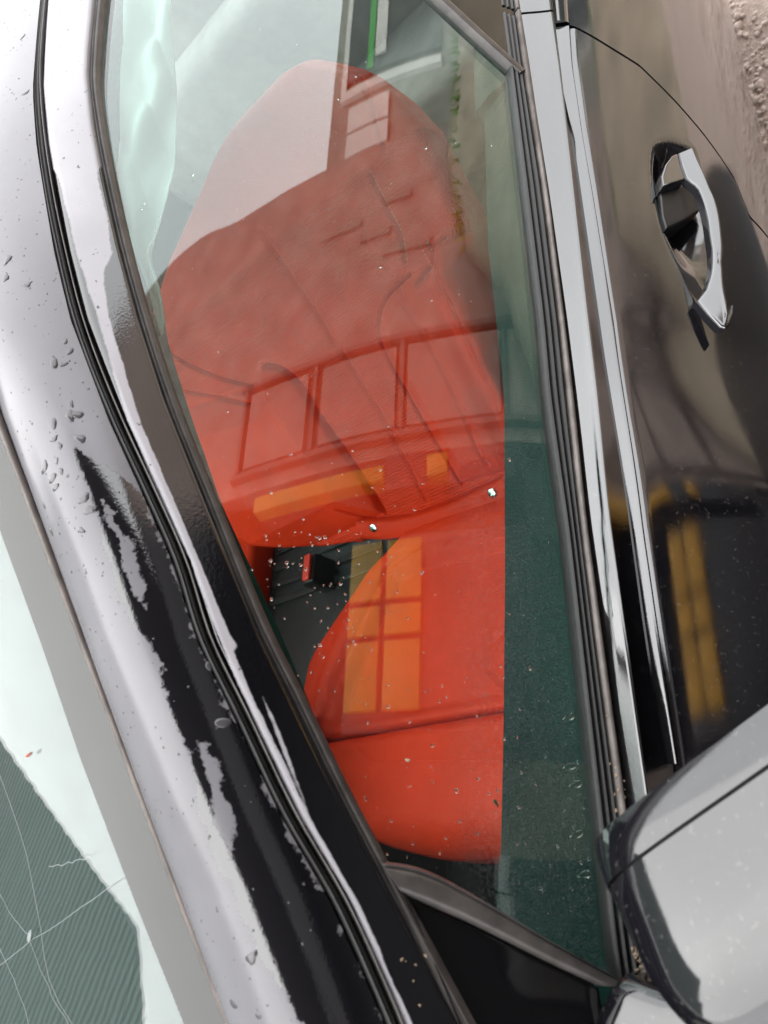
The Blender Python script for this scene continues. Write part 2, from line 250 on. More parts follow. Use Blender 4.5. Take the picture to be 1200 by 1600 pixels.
# ------------------------------------------------------------------ materials
class M:
    def __init__(s, name):
        s.m = bpy.data.materials.new(name); s.m.use_nodes = True; s.n = s.m.node_tree.nodes; s.l = s.m.node_tree.links
        s.b = s.n['Principled BSDF']; s.out = s.n['Material Output']; s.bump_last = None
    def set(s, **k):
        for a, v in k.items():
            i = s.b.inputs[a.replace('_', ' ')]
            i.default_value = (*v, 1) if isinstance(v, tuple) and len(v) == 3 and i.type == 'RGBA' else v
        return s
    def node(s, t, **k):
        n = s.n.new(t)
        for a, v in k.items():
            if hasattr(n, a) and a not in n.inputs: setattr(n, a, v)
            else: n.inputs[a.replace('_', ' ')].default_value = v
        return n
    def coord(s, scale=(1, 1, 1)):
        t = s.node('ShaderNodeTexCoord'); m = s.node('ShaderNodeMapping'); m.inputs['Scale'].default_value = scale
        s.l.new(t.outputs['Object'], m.inputs['Vector']); return m.outputs[0]
    def noise(s, scale, detail=4, rough=.55, stretch=(1, 1, 1)):
        n = s.node('ShaderNodeTexNoise'); n.inputs['Scale'].default_value = scale; n.inputs['Detail'].default_value = detail; n.inputs['Roughness'].default_value = rough
        s.l.new(s.coord(stretch), n.inputs['Vector']); return n.outputs[0]
    def ramp(s, fac, lo, hi, a, b):
        r = s.node('ShaderNodeMapRange'); r.inputs['From Min'].default_value = lo; r.inputs['From Max'].default_value = hi
        r.inputs['To Min'].default_value = a; r.inputs['To Max'].default_value = b; s.l.new(fac, r.inputs['Value']); return r.outputs[0]
    def mixc(s, fac, a, b):
        m = s.node('ShaderNodeMix'); m.data_type = 'RGBA'
        for i, v in ((6, a), (7, b)):
            if isinstance(v, tuple): m.inputs[i].default_value = (*v, 1)
            else: s.l.new(v, m.inputs[i])
        if isinstance(fac, float): m.inputs[0].default_value = fac
        else: s.l.new(fac, m.inputs[0])
        return m.outputs[2]
    def math(s, op, a, b=0.0):
        m = s.node('ShaderNodeMath'); m.operation = op
        for i, v in ((0, a), (1, b)):
            if isinstance(v, (int, float)): m.inputs[i].default_value = v
            else: s.l.new(v, m.inputs[i])
        return m.outputs[0]
    def colour(s, sock): s.l.new(sock, s.b.inputs['Base Color']); return s
    def rough(s, sock): s.l.new(sock, s.b.inputs['Roughness']); return s
    def bump(s, h, strength=.2, dist=.001):
        b = s.node('ShaderNodeBump'); b.inputs['Strength'].default_value = strength; b.inputs['Distance'].default_value = dist
        s.l.new(h, b.inputs['Height'])
        if s.bump_last: s.l.new(s.bump_last, b.inputs['Normal'])
        s.bump_last = b.outputs[0]; s.l.new(b.outputs[0], s.b.inputs['Normal']); return s
def paint(name, base=(.006, .006, .008), ior=2.08):
    a = M(name).set(Base_Color=base, Roughness=.05, IOR=ior)
    d = a.ramp(a.noise(260, 2), .62, .74, 0, 1); a.colour(a.mixc(d, base, (.05, .047, .045)))
    a.rough(a.ramp(a.noise(35, 5), .3, .75, .03, .12)); a.bump(a.noise(900, 2), .03, .0004).bump(a.noise(6, 2), .10, .004)
    return a
PAINT = paint('black_paint').m; MIRRORPAINT = paint('mirror_paint', (.006, .006, .008), 1.78).m; TRIMPAINT = paint('gloss_trim', (.008, .008, .009), 2.1).m
def film_or_sheen(name, jag=1.0, amount=.25):
    """black paint under a pale layer, dried dull water on the pillar and a painted sky highlight on the window frame; its edge is stored on the mesh as a distance"""
    a = M(name); f = a.node('ShaderNodeAttribute', attribute_name='film_sheen').outputs['Fac']
    n1 = a.math('MULTIPLY', a.math('SUBTRACT', a.noise(55, 4, .6), .5), .022*jag); n2 = a.math('MULTIPLY', a.math('SUBTRACT', a.noise(260, 3, .65), .5), .008*jag)
    g = a.math('ADD', f, a.math('ADD', n1, n2)); k = a.ramp(g, -.0006, .0012, 0, 1)
    spots = a.ramp(a.noise(190, 2, .5), .70, .73, 1, .25); wide = a.ramp(a.noise(8, 5), .3, .7, .78, 1.0)
    k2 = a.math('MULTIPLY', k, a.math('MULTIPLY', spots, wide)); k3 = a.math('MULTIPLY', k2, amount)
    a.colour(a.mixc(k3, (.007, .007, .009), (.80, .78, .84)))
    a.rough(a.ramp(k, 0, 1, .07, .22)); a.l.new(a.ramp(k, 0, 1, 1.85, 1.42), a.b.inputs['IOR'])
    a.bump(a.noise(420, 3), .12, .0006)
    return a.m
FILMED = film_or_sheen('paint_with_dry_film'); SHEEN_FRAME = film_or_sheen('frame_paint_with_sky_sheen', .25, .62)  # the frame version has the sky highlight painted into its colour
def rubber(name, c, r=.5, sc=300, st=.3):
    a = M(name).set(Roughness=r); a.colour(a.mixc(a.ramp(a.noise(sc/6, 4), .35, .7, 0, 1), tuple(x*.7 for x in c), tuple(x*1.35 for x in c)))
    a.bump(a.noise(sc, 3), st, .0006); return a.m
RUBBER = rubber('black_rubber', (.012, .012, .012), .45)
GREY_RUBBER = rubber('weathered_grey_rubber', (.075, .068, .065), .38)
LIP = rubber('dusty_sealing_lip', (.17, .15, .14), .5)
def glass(name, tint, ior=1.55, haze=0.0, dew=None):
    a = M(name); a.n.remove(a.b)
    tr = a.node('ShaderNodeBsdfTransparent'); tr.inputs[0].default_value = (*tint, 1)
    gl = a.node('ShaderNodeBsdfGlossy'); gl.inputs['Roughness'].default_value = .0; gl.inputs[0].default_value = (1, 1, 1, 1)
    ge = a.node('ShaderNodeNewGeometry'); mr = a.ramp(ge.outputs['Backfacing'], 0, 1, ior, 1/ior)
    fr = a.node('ShaderNodeFresnel'); a.l.new(mr, fr.inputs[0])
    bp = a.node('ShaderNodeBump'); bp.inputs['Strength'].default_value = .007; bp.inputs['Distance'].default_value = .01; a.l.new(a.noise(7, 2), bp.inputs['Height'])
    a.l.new(bp.outputs[0], gl.inputs['Normal'])
    mix = a.node('ShaderNodeMixShader'); a.l.new(fr.outputs[0], mix.inputs[0]); a.l.new(tr.outputs[0], mix.inputs[1]); a.l.new(gl.outputs[0], mix.inputs[2])
    last = mix.outputs[0]
    df = a.node('ShaderNodeBsdfDiffuse'); df.inputs[0].default_value = (.55, .55, .56, 1)
    smear = a.ramp(a.noise(26, 6, .6, (1, .35, .35)), .42, .85, haze*.35, haze*1.4)
    specks = a.math('MULTIPLY', a.ramp(a.noise(620, 1, .4), .79, .82, 0, .5), 1.0)
    f = a.math('MAXIMUM', smear, specks)
    if dew:
        at = a.node('ShaderNodeAttribute', attribute_name='dew').outputs['Fac']
        cells = a.node('ShaderNodeTexVoronoi'); cells.inputs['Scale'].default_value = 420; a.l.new(a.coord(), cells.inputs['Vector'])
        beads = a.ramp(a.math('ADD', cells.outputs['Distance'], a.math('MULTIPLY', a.noise(300, 3), .5)), .35, .85, dew, dew*.12)
        f = a.math('MAXIMUM', f, a.math('MULTIPLY', at, beads))
    m2 = a.node('ShaderNodeMixShader'); a.l.new(f, m2.inputs[0]); a.l.new(last, m2.inputs[1]); a.l.new(df.outputs[0], m2.inputs[2])
    a.l.new(m2.outputs[0], a.out.inputs['Surface']); return a.m
WINDOW = glass('green_tinted_window', (.85, .968, .935), 1.63, .003, .07)
SCREEN = glass('windscreen_glass', (.90, .965, .95), 1.47, .004)
WATER = M('water').set(Base_Color=(1, 1, 1), Roughness=.0, IOR=1.33, Transmission_Weight=1.0).m
DARKDROP = M('water_on_paint').set(Base_Color=(.075, .073, .08), Roughness=.02, IOR=1.5).m
FRIT = M('black_ceramic_border'); FRIT.set(Base_Color=(.010, .009, .009), Roughness=.8, Specular_IOR_Level=.1); FRIT = FRIT.m
CHROME = M('bright_trim'); CHROME.set(Base_Color=(.20, .20, .21), Metallic=1.0); CHROME.rough(CHROME.ramp(CHROME.noise(60, 4), .3, .7, .10, .24)); CHROME = CHROME.m
STEEL = M('polished_stud'); STEEL.set(Base_Color=(.75, .75, .72), Metallic=1.0, Roughness=.15); STEEL = STEEL.m
BLACK_PLASTIC = rubber('black_plastic', (.012, .012, .013), .42, 700, .25)
GLOSS_BLACK = M('gloss_black_panel'); GLOSS_BLACK.set(Base_Color=(.005, .005, .006), IOR=1.5); GLOSS_BLACK.rough(GLOSS_BLACK.ramp(GLOSS_BLACK.noise(40, 5, .6, (1, .3, .3)), .35, .8, .05, .22)); GLOSS_BLACK = GLOSS_BLACK.m
def leather(name, c, r=.42, grain=520, strength=.25, perf=False):
    a = M(name).set(Roughness=r); wear = a.ramp(a.noise(9, 5), .3, .75, 0, 1)
    a.colour(a.mixc(wear, tuple(x*.86 for x in c), tuple(min(1, x*1.1) for x in c)))
    v = a.node('ShaderNodeTexVoronoi'); v.inputs['Scale'].default_value = grain; v.feature = 'DISTANCE_TO_EDGE'; a.l.new(a.coord(), v.inputs['Vector'])
    a.bump(v.outputs['Distance'], strength, .0012).bump(a.noise(45, 5), .18, .003)
    if perf:
        at = a.node('ShaderNodeAttribute', attribute_name='weave').outputs['Fac']; w2 = a.node('ShaderNodeTexVoronoi'); w2.inputs['Scale'].default_value = 260; w2.inputs['Randomness'].default_value = .25; a.l.new(a.coord(), w2.inputs['Vector'])
        a.bump(a.math('MULTIPLY', at, a.ramp(w2.outputs['Distance'], .15, .5, 0, 1)), .8, .0016)
    a.set(Specular_IOR_Level=.12); a.rough(a.ramp(a.noise(70, 4), .3, .7, r-.06, r+.1)); return a.m
RED = leather('red_leather', (.70, .034, .008), strength=.45, perf=True)
TRIM_LEATHER = leather('dark_green_grey_trim', (.022, .056, .051), .42, 300, .5)
STITCH = M('red_thread'); STITCH.set(Base_Color=(.60, .10, .05), Roughness=.6); STITCH = STITCH.m
DARKCLOTH = rubber('dark_lining', (.03, .032, .032), .85, 500, .3)
PALECLOTH = rubber('grey_seat_cloth', (.30, .27, .26), .85, 30, .05)
HEADLINER = rubber('grey_headlining', (.68, .68, .66), .9, 600, .2)
DASH = M('ribbed_dash_cover'); w = DASH.node('ShaderNodeTexWave', bands_direction='X'); w.inputs['Scale'].default_value = 19; w.inputs['Distortion'].default_value = 2.5; w.inputs['Detail'].default_value = 2
mp = DASH.node('ShaderNodeMapping'); mp.inputs['Rotation'].default_value = (0, 0, 1.9); tcx = DASH.node('ShaderNodeTexCoord'); DASH.l.new(tcx.outputs['Object'], mp.inputs[0]); DASH.l.new(mp.outputs[0], w.inputs['Vector'])
DASH.colour(DASH.mixc(DASH.ramp(w.outputs['Fac'], .2, .8, 0, 1), (.012, .016, .015), (.042, .054, .050))); DASH.set(Roughness=.8).bump(w.outputs['Fac'], .5, .004); DASH = DASH.m
CLOTH = M('white_woven_cloth'); CLOTH.set(Base_Color=(.86, .88, .87), Roughness=.8); CLOTH.bump(CLOTH.noise(700, 2), .15, .0006).bump(CLOTH.noise(28, 4), .35, .008)
tl = CLOTH.node('ShaderNodeBsdfTranslucent'); tl.inputs[0].default_value = (.9, .92, .91, 1); ad = CLOTH.node('ShaderNodeMixShader'); ad.inputs[0].default_value = .4
CLOTH.l.new(CLOTH.b.outputs[0], ad.inputs[1]); CLOTH.l.new(tl.outputs[0], ad.inputs[2]); CLOTH.l.new(ad.outputs[0], CLOTH.out.inputs['Surface']); CLOTH = CLOTH.m
BUCKLE_RED = M('red_release_button'); BUCKLE_RED.set(Base_Color=(.75, .05, .03), Roughness=.35); BUCKLE_RED = BUCKLE_RED.m
CRACK = M('crack_faces'); CRACK.set(Base_Color=(.22, .25, .25), Roughness=.3); CRACK = CRACK.m
DIRT = rubber('dried_mud', (.36, .27, .19), .9, 900, .6)
LEAFRED = rubber('dry_bud_scale', (.30, .08, .05), .6, 900, .3); LEAFGREEN = rubber('wet_leaf_scrap', (.025, .06, .02), .4, 900, .3); STRAW = rubber('pale_chaff', (.6, .52, .38), .7, 900, .3)
# ------------------------------------------------------------------ setting: ground and what stands round the car
def ground_mat():
    a = M('wet_pinkish_gravel').set(Roughness=.75)
    n = a.noise(2.2, 6); f = a.noise(60, 6, .7)
    c1 = a.mixc(a.ramp(f, .3, .7, 0, 1), (.42, .30, .24), (.82, .66, .57)); c2 = a.mixc(a.ramp(n, .38, .62, 0, 1), c1, (.58, .45, .38))
    a.colour(c2); a.bump(f, .8, .02); return a.m
GROUND = ground_mat()
def ground_sheet():
    xs = np.r_[-120, -60, -25, -12, -7, np.linspace(-5, -1, 41), np.linspace(0, 6, 7), 12, 30, 60, 120]; ys = np.r_[-120, -60, -25, -12, -5, 0, np.linspace(.4, 2.4, 31), 3.5, 5, 8, 14, 30, 60, 120]
    X, Y = np.meshgrid(xs, ys, indexing='ij'); near = (np.abs(X+3) < 2.1) & (Y > .5) & (Y < 2.3)
    Z = np.where(near, RNG.normal(0, .006, X.shape), 0)
    return mesh(np.stack([X, Y, Z], -1).reshape(-1, 3), grid_faces(len(xs), len(ys)))
link('ground', ground_sheet(), GROUND, kind='structure')
def gravel():
    V, F = [], []; ico = bmesh.new(); bmesh.ops.create_icosphere(ico, subdivisions=1, radius=1); iv = np.array([v.co[:] for v in ico.verts]); itf = [[v.index for v in f.verts] for f in ico.faces]; ico.free()
    for k in range(9000):
        x = RNG.uniform(-4.2, -1.15); y = RNG.uniform(.62, 1.75); r = RNG.choice([.004, .006, .008, .012], p=[.4, .35, .2, .05])*RNG.uniform(.8, 1.3)
        q = iv*(1+RNG.normal(0, .16, (len(iv), 1)))*np.array([r*RNG.uniform(.8, 1.4), r, r*.5]); a = RNG.uniform(0, 6.28)
        q = np.stack([q[:, 0]*np.cos(a)-q[:, 1]*np.sin(a)+x, q[:, 0]*np.sin(a)+q[:, 1]*np.cos(a)+y, q[:, 2]+r*.25], 1)
        o = len(V); V.extend(q); F.extend([[i+o for i in f] for f in itf])
    return mesh(V, F, True, False)
GRAVEL = M('pink_stones'); g_ = GRAVEL.noise(90, 2); GRAVEL.colour(GRAVEL.mixc(GRAVEL.ramp(g_, .3, .7, 0, 1), (.48, .36, .30), (.82, .69, .62))).set(Roughness=.6); GRAVEL = GRAVEL.m
link('gravel', gravel(), GRAVEL, kind='stuff')
def flat(name, c, r=.6, var=.25, sc=3):
    a = M(name).set(Roughness=r); a.colour(a.mixc(a.ramp(a.noise(sc, 5), .3, .7, 0, 1), tuple(x*(1-var) for x in c), tuple(x*(1+var) for x in c))); return a.m
CLAD = flat('brown_grey_cladding', (.34, .27, .235)); DARKCLAD = flat('dark_fascia', (.025, .022, .022)); DARKWALL = flat('dark_interior', (.018, .016, .016)); PANE = flat('dusty_pale_panel', (.27, .215, .19)); YELLOW = flat('yellow_machine_paint', (.55, .28, .015), .35, .12); BROWNFRAME = flat('brown_frame', (.15, .115, .10), .5); FRAMEC = flat('black_frame', (.012, .012, .013), .4)
PALE = flat('pale_cladding', (.26, .26, .22)); WHITEP = flat('white_post_paint', (.7, .7, .68), .5, .05); SHOPDARK = flat('dark_shop_front', (.02, .03, .03), .3); GREENS = flat('green_band', (.05, .38, .06), .5, .05); SAND = flat('sandy_bank_earth', (.33, .27, .20), .9, .3, 1.5); GRASS = flat('rough_grass', (.12, .24, .05), .9, .4, 4); STEELCLAD = flat('grey_green_steel', (.13, .17, .155), .5, .1)
DARK_STANDIN = flat('dark_reflection_standin', (.016, .015, .015), .35, .3, 12)  # unseen dark ground, added to stand in for the camera holder's dark reflection
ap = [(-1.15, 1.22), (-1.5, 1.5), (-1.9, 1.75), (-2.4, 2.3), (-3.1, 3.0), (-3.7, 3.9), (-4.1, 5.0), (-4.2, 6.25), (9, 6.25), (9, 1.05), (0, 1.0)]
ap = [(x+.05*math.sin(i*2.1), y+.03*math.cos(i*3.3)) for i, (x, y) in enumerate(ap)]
link('dark_reflection_sheet', mesh([(x, y, .012) for x, y in ap], [tuple(range(len(ap)))], False), DARK_STANDIN, kind='structure')
# workshop across the yard (seen mirrored in the window and the paint)
shed = thing('workshop_building', 'tall brown-grey workshop with a dark open bay, mirrored in the car window', 'building', (0, 6.2, 0))
def at_shed(me): me.transform(Matrix.Translation((0, -6.2, 0))); return me
link('wall', at_shed(box((-7.9, 6.3, 0), (-3.7, 6.6, 9.6))), CLAD, shed)
link('wall', at_shed(box((-3.7, 6.3, 5.6), (7, 6.6, 9.6))), DARKCLAD, shed); link('wall', at_shed(box((4.5, 6.3, 0), (7, 6.6, 5.6))), DARKCLAD, shed)
link('side_wall', at_shed(box((-7.9, 6.6, 0), (-7.7, 14, 9.6))), CLAD, shed); link('side_wall', at_shed(box((6.8, 6.6, 0), (7, 14, 9.6))), CLAD, shed)
link('back_wall', at_shed(box((-7.7, 13.8, 0), (6.8, 14, 9.6))), DARKWALL, shed); link('roof', at_shed(box((-8.0, 6.1, 9.6), (7.3, 14.2, 9.8))), CLAD, shed)
sky_blocker = thing('overhead_blocker', 'unseen dark slab on two posts added beside the car to block the sky', 'sky_blocker', (2, 2.2, 0))  # unseen slab added overhead to block sky, so the pillar paint mirrors dark
def at_cn(me): me.transform(Matrix.Translation((-2, -2.2, 0))); return me
link('blocker_slab', at_cn(box((-1.3, .82, 4.6), (3.6, 3.2, 4.7))), DARKCLAD, sky_blocker); link('blocker_edge', at_cn(box((-1.36, .76, 4.5), (3.66, .819, 4.74))), FRAMEC, sky_blocker)
for x in (1.5, 3.4): link('blocker_post', at_cn(tube([(x, 3.1, 0), (x, 3.1, 4.6)], .06, 12)), FRAMEC, sky_blocker)
link('partition', at_shed(box((-3.7, 9.2, 0), (4.5, 9.35, 5.6))), DARKWALL, shed)
for z0, z1 in ((1.3, 2.55), (2.7, 3.85), (4.1, 5.1)):
    link('window_panel', at_shed(box((-4.85, 6.2, z0), (-3.95, 6.296, z1))), PANE, shed)
for x in (-4.95, -3.87): link('frame_post', at_shed(box((x-.03, 6.17, 0), (x+.03, 6.295, 5.3))), BROWNFRAME, shed)
for z in (1.2, 2.62, 3.97, 5.2): link('frame_rail', at_shed(box((-4.90, 6.18, z-.028), (-3.92, 6.294, z+.028))), BROWNFRAME, shed)
for x, z0, z1 in ((-6.75, 3.4, 4.1), (-6.5, 2.9, 3.4), (-6.2, 2.3, 3.0), (-6.95, 2.6, 3.0)): link('light_strip', at_shed(box((x-.055, 6.26, z0), (x+.055, 6.298, z1))), PALE, shed)
# yellow machine parked in front of the bay
ym = thing('yellow_machine', 'yellow machine with square side panels and black frame parked before the workshop bay', 'machine', (-2.2, 5.9, 0))
def at_ym(me): me.transform(Matrix.Translation((2.2, -5.9, 0))); return me
link('chassis', at_ym(box((-3.3, 6.06, .35), (-.9, 7.4, .7), .03)), FRAMEC, ym); link('body_core', at_ym(box((-2.8, 6.07, .12), (-1.2, 7.3, 3.15), .03)), FRAMEC, ym)
for z0, z1 in ((2.28, 2.66), (2.72, 3.1)):
    for x0, x1 in ((-2.72, -2.22), (-2.17, -1.93), (-1.88, -1.35)): link('side_panel', at_ym(box((x0, 5.98, z0), (x1, 6.055, z1), .012)), YELLOW, ym)
link('mast', at_ym(box((-3.55, 6.05, .5), (-3.2, 6.25, 2.0), .02)), FRAMEC, ym); link('boom', at_ym(box((-3.47, 6.02, 2.75), (-3.31, 6.25, 4.7), .02)), YELLOW, ym); link('mast_plate', at_ym(box((-3.5, 6.02, 2.01), (-3.3, 6.25, 2.25), .01)), YELLOW, ym); link('mast_joint', at_ym(box((-3.56, 6.04, 2.26), (-3.22, 6.26, 2.74), .01)), FRAMEC, ym)
for x in (-3.0, -1.2):
    for y in (6.15, 7.2): link('wheel', at_ym(tube([(x, y-.14, .36), (x, y+.14, .36)], .36, 20)), RUBBER, ym)
# building further along, pale wall and dark shop front
fb = thing('shop_building', 'low pale building with a dark shop front and white fascia, mirrored beside the workshop', 'building', (-20, 10, 0))
def at_fb(me): me.transform(Matrix.Translation((20, -10, 0))); return me
link('wall', at_fb(box((-34, 10.1, 0), (-12.6, 16, 6.25))), PALE, fb); link('fascia', at_fb(box((-33, 9.98, 5.75), (-14.5, 10.095, 5.92))), WHITEP, fb); link('shop_front', at_fb(box((-33, 10.0, 2.9), (-15.0, 10.096, 5.74))), SHOPDARK, fb)
link('green_band', at_fb(box((-30, 9.96, 4.85), (-15.1, 9.998, 5.05))), GREENS, fb); link('name_board', at_fb(box((-29, 9.95, 4.45), (-15.4, 9.997, 4.8))), WHITEP, fb); link('fascia_post', at_fb(box((-14.75, 9.97, 2.9), (-14.5, 10.094, 5.74))), WHITEP, fb)
for x0, x1 in ((-14.2, -13.5), (-13.4, -12.8)): link('panel', at_fb(box((x0, 10.0, 4.3), (x1, 10.097, 5.6))), WHITEP, fb)
bank = mesh([(x, y+.12*math.sin(x*1.7)*k, z*k*(1+.06*math.sin(x*2.3+y*3))) for x in np.linspace(-34, -3.9, 61) for k in [min(1, max(0, (-3.9-x)/1.6))] for y, z in ((4.0, -.02), (4.5, .6), (5.0, 1.25), (5.5, 1.75), (5.85, 1.9), (6.1, -.05))], grid_faces(61, 6))
link('earth_bank', bank, SAND, kind='structure')
def tufts():
    V, F = [], []
    for k in range(2600):
        x = RNG.uniform(-32, -5.6); y = RNG.uniform(5.55, 5.95); h = RNG.uniform(.05, .16); a = RNG.uniform(0, 6.28); o = len(V); dx, dy = .02*math.cos(a), .02*math.sin(a)
        V += [(x-dx, y-dy, 1.7), (x+dx, y+dy, 1.7), (x+RNG.normal(0, .05), y+RNG.normal(0, .05), 1.8+h)]; F.append((o, o+1, o+2))
    return mesh(V, F, False, False)
link('rough_grass', tufts(), GRASS, kind='stuff')
# steel building on the other side of the car (seen mirrored in the windscreen)
sb = thing('steel_barn', 'grey-green ribbed steel barn mirrored in the corner of the windscreen', 'building', (6, -7.2, 0))
def rib_wall():
    xs = np.arange(0, 160)*.08; z = [0, 1]; prof = np.array([0, .035, .035, 0])
    V = []
    for i, x in enumerate(xs):
        y = prof[i % 4]; X = -1.2+x; top = 8.05+min(max(X-1.9, 0), 6.2)*.39-max(X-8.3, 0)*1.6; top = max(top, 3)
        V += [(X-6, y, 0), (X-6, y, top)]
    return mesh(V, grid_faces(len(xs), 2), False)
link('ribbed_wall', rib_wall(), STEELCLAD, sb); link('rear_wall', box((-7.2, -6, 0), (5.6, -.05, 7.4)), STEELCLAD, sb)
# ------------------------------------------------------------------ the car
car = thing('parked_car', 'glossy black car with red leather seats seen through its front side window, dented by rain marks', 'car', (0, 0, 0))
car['label'] = 'glossy black car with red leather seats behind its rain-spotted front side window'
SHUT = np.array(K['shut']); SHUT = np.vstack([SHUT, [(-.735, -.225), (-.725, -.27), (-.72, -.34), (-.71, -.5), (-.70, -.70)]])
def shut_x(s):
    o = np.argsort(SHUT[:, 1]); return np.interp(s, SHUT[o, 1], SHUT[o, 0])
REC = np.array(K['recess'])
def door_skin():
    ss = np.r_[np.linspace(-.0395, -.30, 90), np.linspace(-.31, -.70, 30)]; u = np.linspace(0, 1, 190)
    X = shut_x(ss)[:, None]*(1-u)+.42*u; Sg = np.repeat(ss[:, None], 190, 1); BL = np.array(K['bead_low']); st = np.interp(X, BL[:, 0], BL[:, 1])+.0008; Sg = st+(Sg+.0395)*(-.70-st)/(-.70+.0395); X = shut_x(Sg)*(1-u)+.42*u
    d = poly_dist(np.stack([X, Sg], -1), resample(np.vstack([REC, REC[:1]]), 60)); k = np.clip(d/.026, 0, 1); k = k*k*(3-2*k)
    off = -.026*k*np.clip((Sg+.158)/.045, .0, 1)*np.clip((-.60-X)/.09, .22, 1)
    off = off-.0025*np.clip(1-(st-Sg)/.004, 0, 1)
    return shell(side(X, Sg, off), side(X, Sg, off*0-.034), 50)
door = link('front_door', door_skin(), PAINT, car)
def rear_skin():
    ss = np.r_[np.linspace(-.0215, -.30, 60), np.linspace(-.31, -.70, 20)]; u = np.linspace(0, 1, 60)
    X = (shut_x(ss)-.0045)[:, None]*(1-u)-2.2*u; Sg = np.repeat(ss[:, None], 60, 1)
    return shell(side(X, Sg, 0), side(X, Sg, -.03), 50)
rdoor = link('rear_door', rear_skin(), PAINT, car)
# sill below the doors
ss = np.linspace(SS[0]+.004, -.705, 8); Xs = np.linspace(-2.3, .6, 30)
link('sill', shell(side(Xs[:, None], ss[None], .004), side(Xs[:, None], ss[None], -.05)), PAINT, car)
# waist: channel, bead, bright trim, sealing lip and rubber
def cut(C, x0, x1):
    C = np.asarray(C); C = C[np.argsort(C[:, 0])]; X = np.linspace(x0, x1, 24); return np.column_stack([X, at_x(C, X)[:, 0]])
XR, XF = -.981, .03
link('waist_channel', strip(cut(K['trim_low'], XR, -.1)-np.array([0, .0005]), cut(K['bead_low'], XR, -.1), 60, 5, lambda v: -.006+0*v, .012), PAINT, door)
link('waist_channel', strip(cut(K['trim_low'], -.0995, .4)-np.array([0, .0005]), cut(K['trim_low'], -.0995, .4)*np.array([1, 0])+np.array([0, -.0395]), 40, 5, lambda v: -.004+0*v, .012), PAINT, door)
bt, bl = cut(K['bead_top'], XR, -.135), cut(K['bead_low'], XR, -.135)
link('waist_bead', strip(bt, bl, 80, 9, lambda v: -.003+.0048*np.clip(v/.85, 0, 1)-.006*np.clip((v-.85)/.15, 0, 1)**2, .012), TRIMPAINT, door)
link('belt_trim', strip(cut(K['trim_lip'], XR, XF), cut(K['trim_low'], XR, XF), 80, 12, lambda v: -.001+.016*np.clip(v/.88, 0, 1)**.9-.014*np.clip((v-.88)/.12, 0, 1)**2, .012), TRIMPAINT, door)
link('sealing_lip', strip(cut(K['seal_low'], XR, XF), cut(K['trim_lip'], XR, XF)+np.array([0, .0012]), 80, 7, rounded(.0045, .3, -.002), .01), LIP, door)
link('window_seal', strip(cut(K['glass_low'], XR+.01, XF), cut(K['seal_low'], XR+.01, XF)+np.array([0, .0004]), 80, 13, lambda v: -.002+.0035*np.abs(np.sin(v*9.4))-.004*(v > .93), .012), RUBBER, door)
RX0, RX1 = -2.1, XR-.004
def rear_line(k, d=0.0):
    C = cut(K[k], -1.06, RX1); C = np.vstack([[(RX0, C[0, 1]+.01)], C]); return C+np.array([0, d])
link('belt_trim', strip(rear_line('trim_lip'), rear_line('trim_low'), 30, 12, lambda v: -.001+.016*np.clip(v/.88, 0, 1)**.9-.014*np.clip((v-.88)/.12, 0, 1)**2, .012), PAINT, rdoor)
link('sealing_lip', strip(rear_line('seal_low'), rear_line('trim_lip', .0012), 30, 7, rounded(.0045, .3, -.002), .01), LIP, rdoor)
link('waist_bead', strip(rear_line('bead_top', .002), rear_line('bead_low'), 30, 9, rounded(.004, .3, -.004), .01), PAINT, rdoor)
link('waist_channel', strip(rear_line('trim_low', -.0005), rear_line('bead_top', .002), 30, 4, lambda v: -.005+0*v, .01), PAINT, rdoor)
link('window_seal', strip(rear_line('glass_low'), rear_line('seal_low', .0004), 30, 9, lambda v: -.002+.003*np.abs(np.sin(v*9)), .012), RUBBER, rdoor)
# upper window frame (door), roof seal, roof-side panel
SEAL = np.array(K['roof_seal']); TOP = np.array(K['window_top'])
SEALE = np.vstack([[(-2.3, .70)], SEAL]); 
def framed():
    X = np.r_[np.linspace(-1.0, -.55, 60), np.linspace(-.548, .09, 260)]; v = np.linspace(0, 1, 34)
    a = at_x(SEAL, X)[:, 0]-.0064; b = at_x(TOP, X)[:, 0]+.003
    P = np.stack([np.repeat(X[:, None], 34, 1), a[:, None]+(b-a)[:, None]*v], -1)
    k = np.clip(np.minimum(v/.18, (1-v)/.12), 0, 1); h = (.006*np.sqrt(1-(1-k)**2)-.002)[None]*np.ones((len(X), 1))
    A = side(P[..., 0], P[..., 1], h); B = side(P[..., 0], P[..., 1], h*0-.035)
    me = shell(A, B, 50)
    w = np.array([1., .055]); q = np.stack([P[..., 0], np.repeat(v[None], len(X), 0)], -1)*w
    d = poly_dist(q, np.array(K['frame_sheen'])*w)  # outline of the sky highlight painted on the frame
    for isl in K['frame_sheen_islands']: d = np.maximum(d, poly_dist(q, np.array(isl)*w))
    d = d+.05*np.clip((-.60-P[..., 0])/.10, 0, 1)
    attr(me, 'film_sheen', np.r_[d.ravel(), d.ravel()]); return me
link('window_frame', framed(), SHEEN_FRAME, door)
link('roof_seal', strip(SEALE+np.array([0, .0045]), SEALE-np.array([0, .0045]), 200, 9, lambda v: -.004+.007*np.sin(np.pi*v)*(1-.5*np.exp(-((v-.55)/.07)**2)), .02), RUBBER, car)
link('roof_seal_edge', strip(SEALE-np.array([0, .0047]), SEALE-np.array([0, .0068]), 160, 5, rounded(.004, .4, -.001), .012), GREY_RUBBER, car)
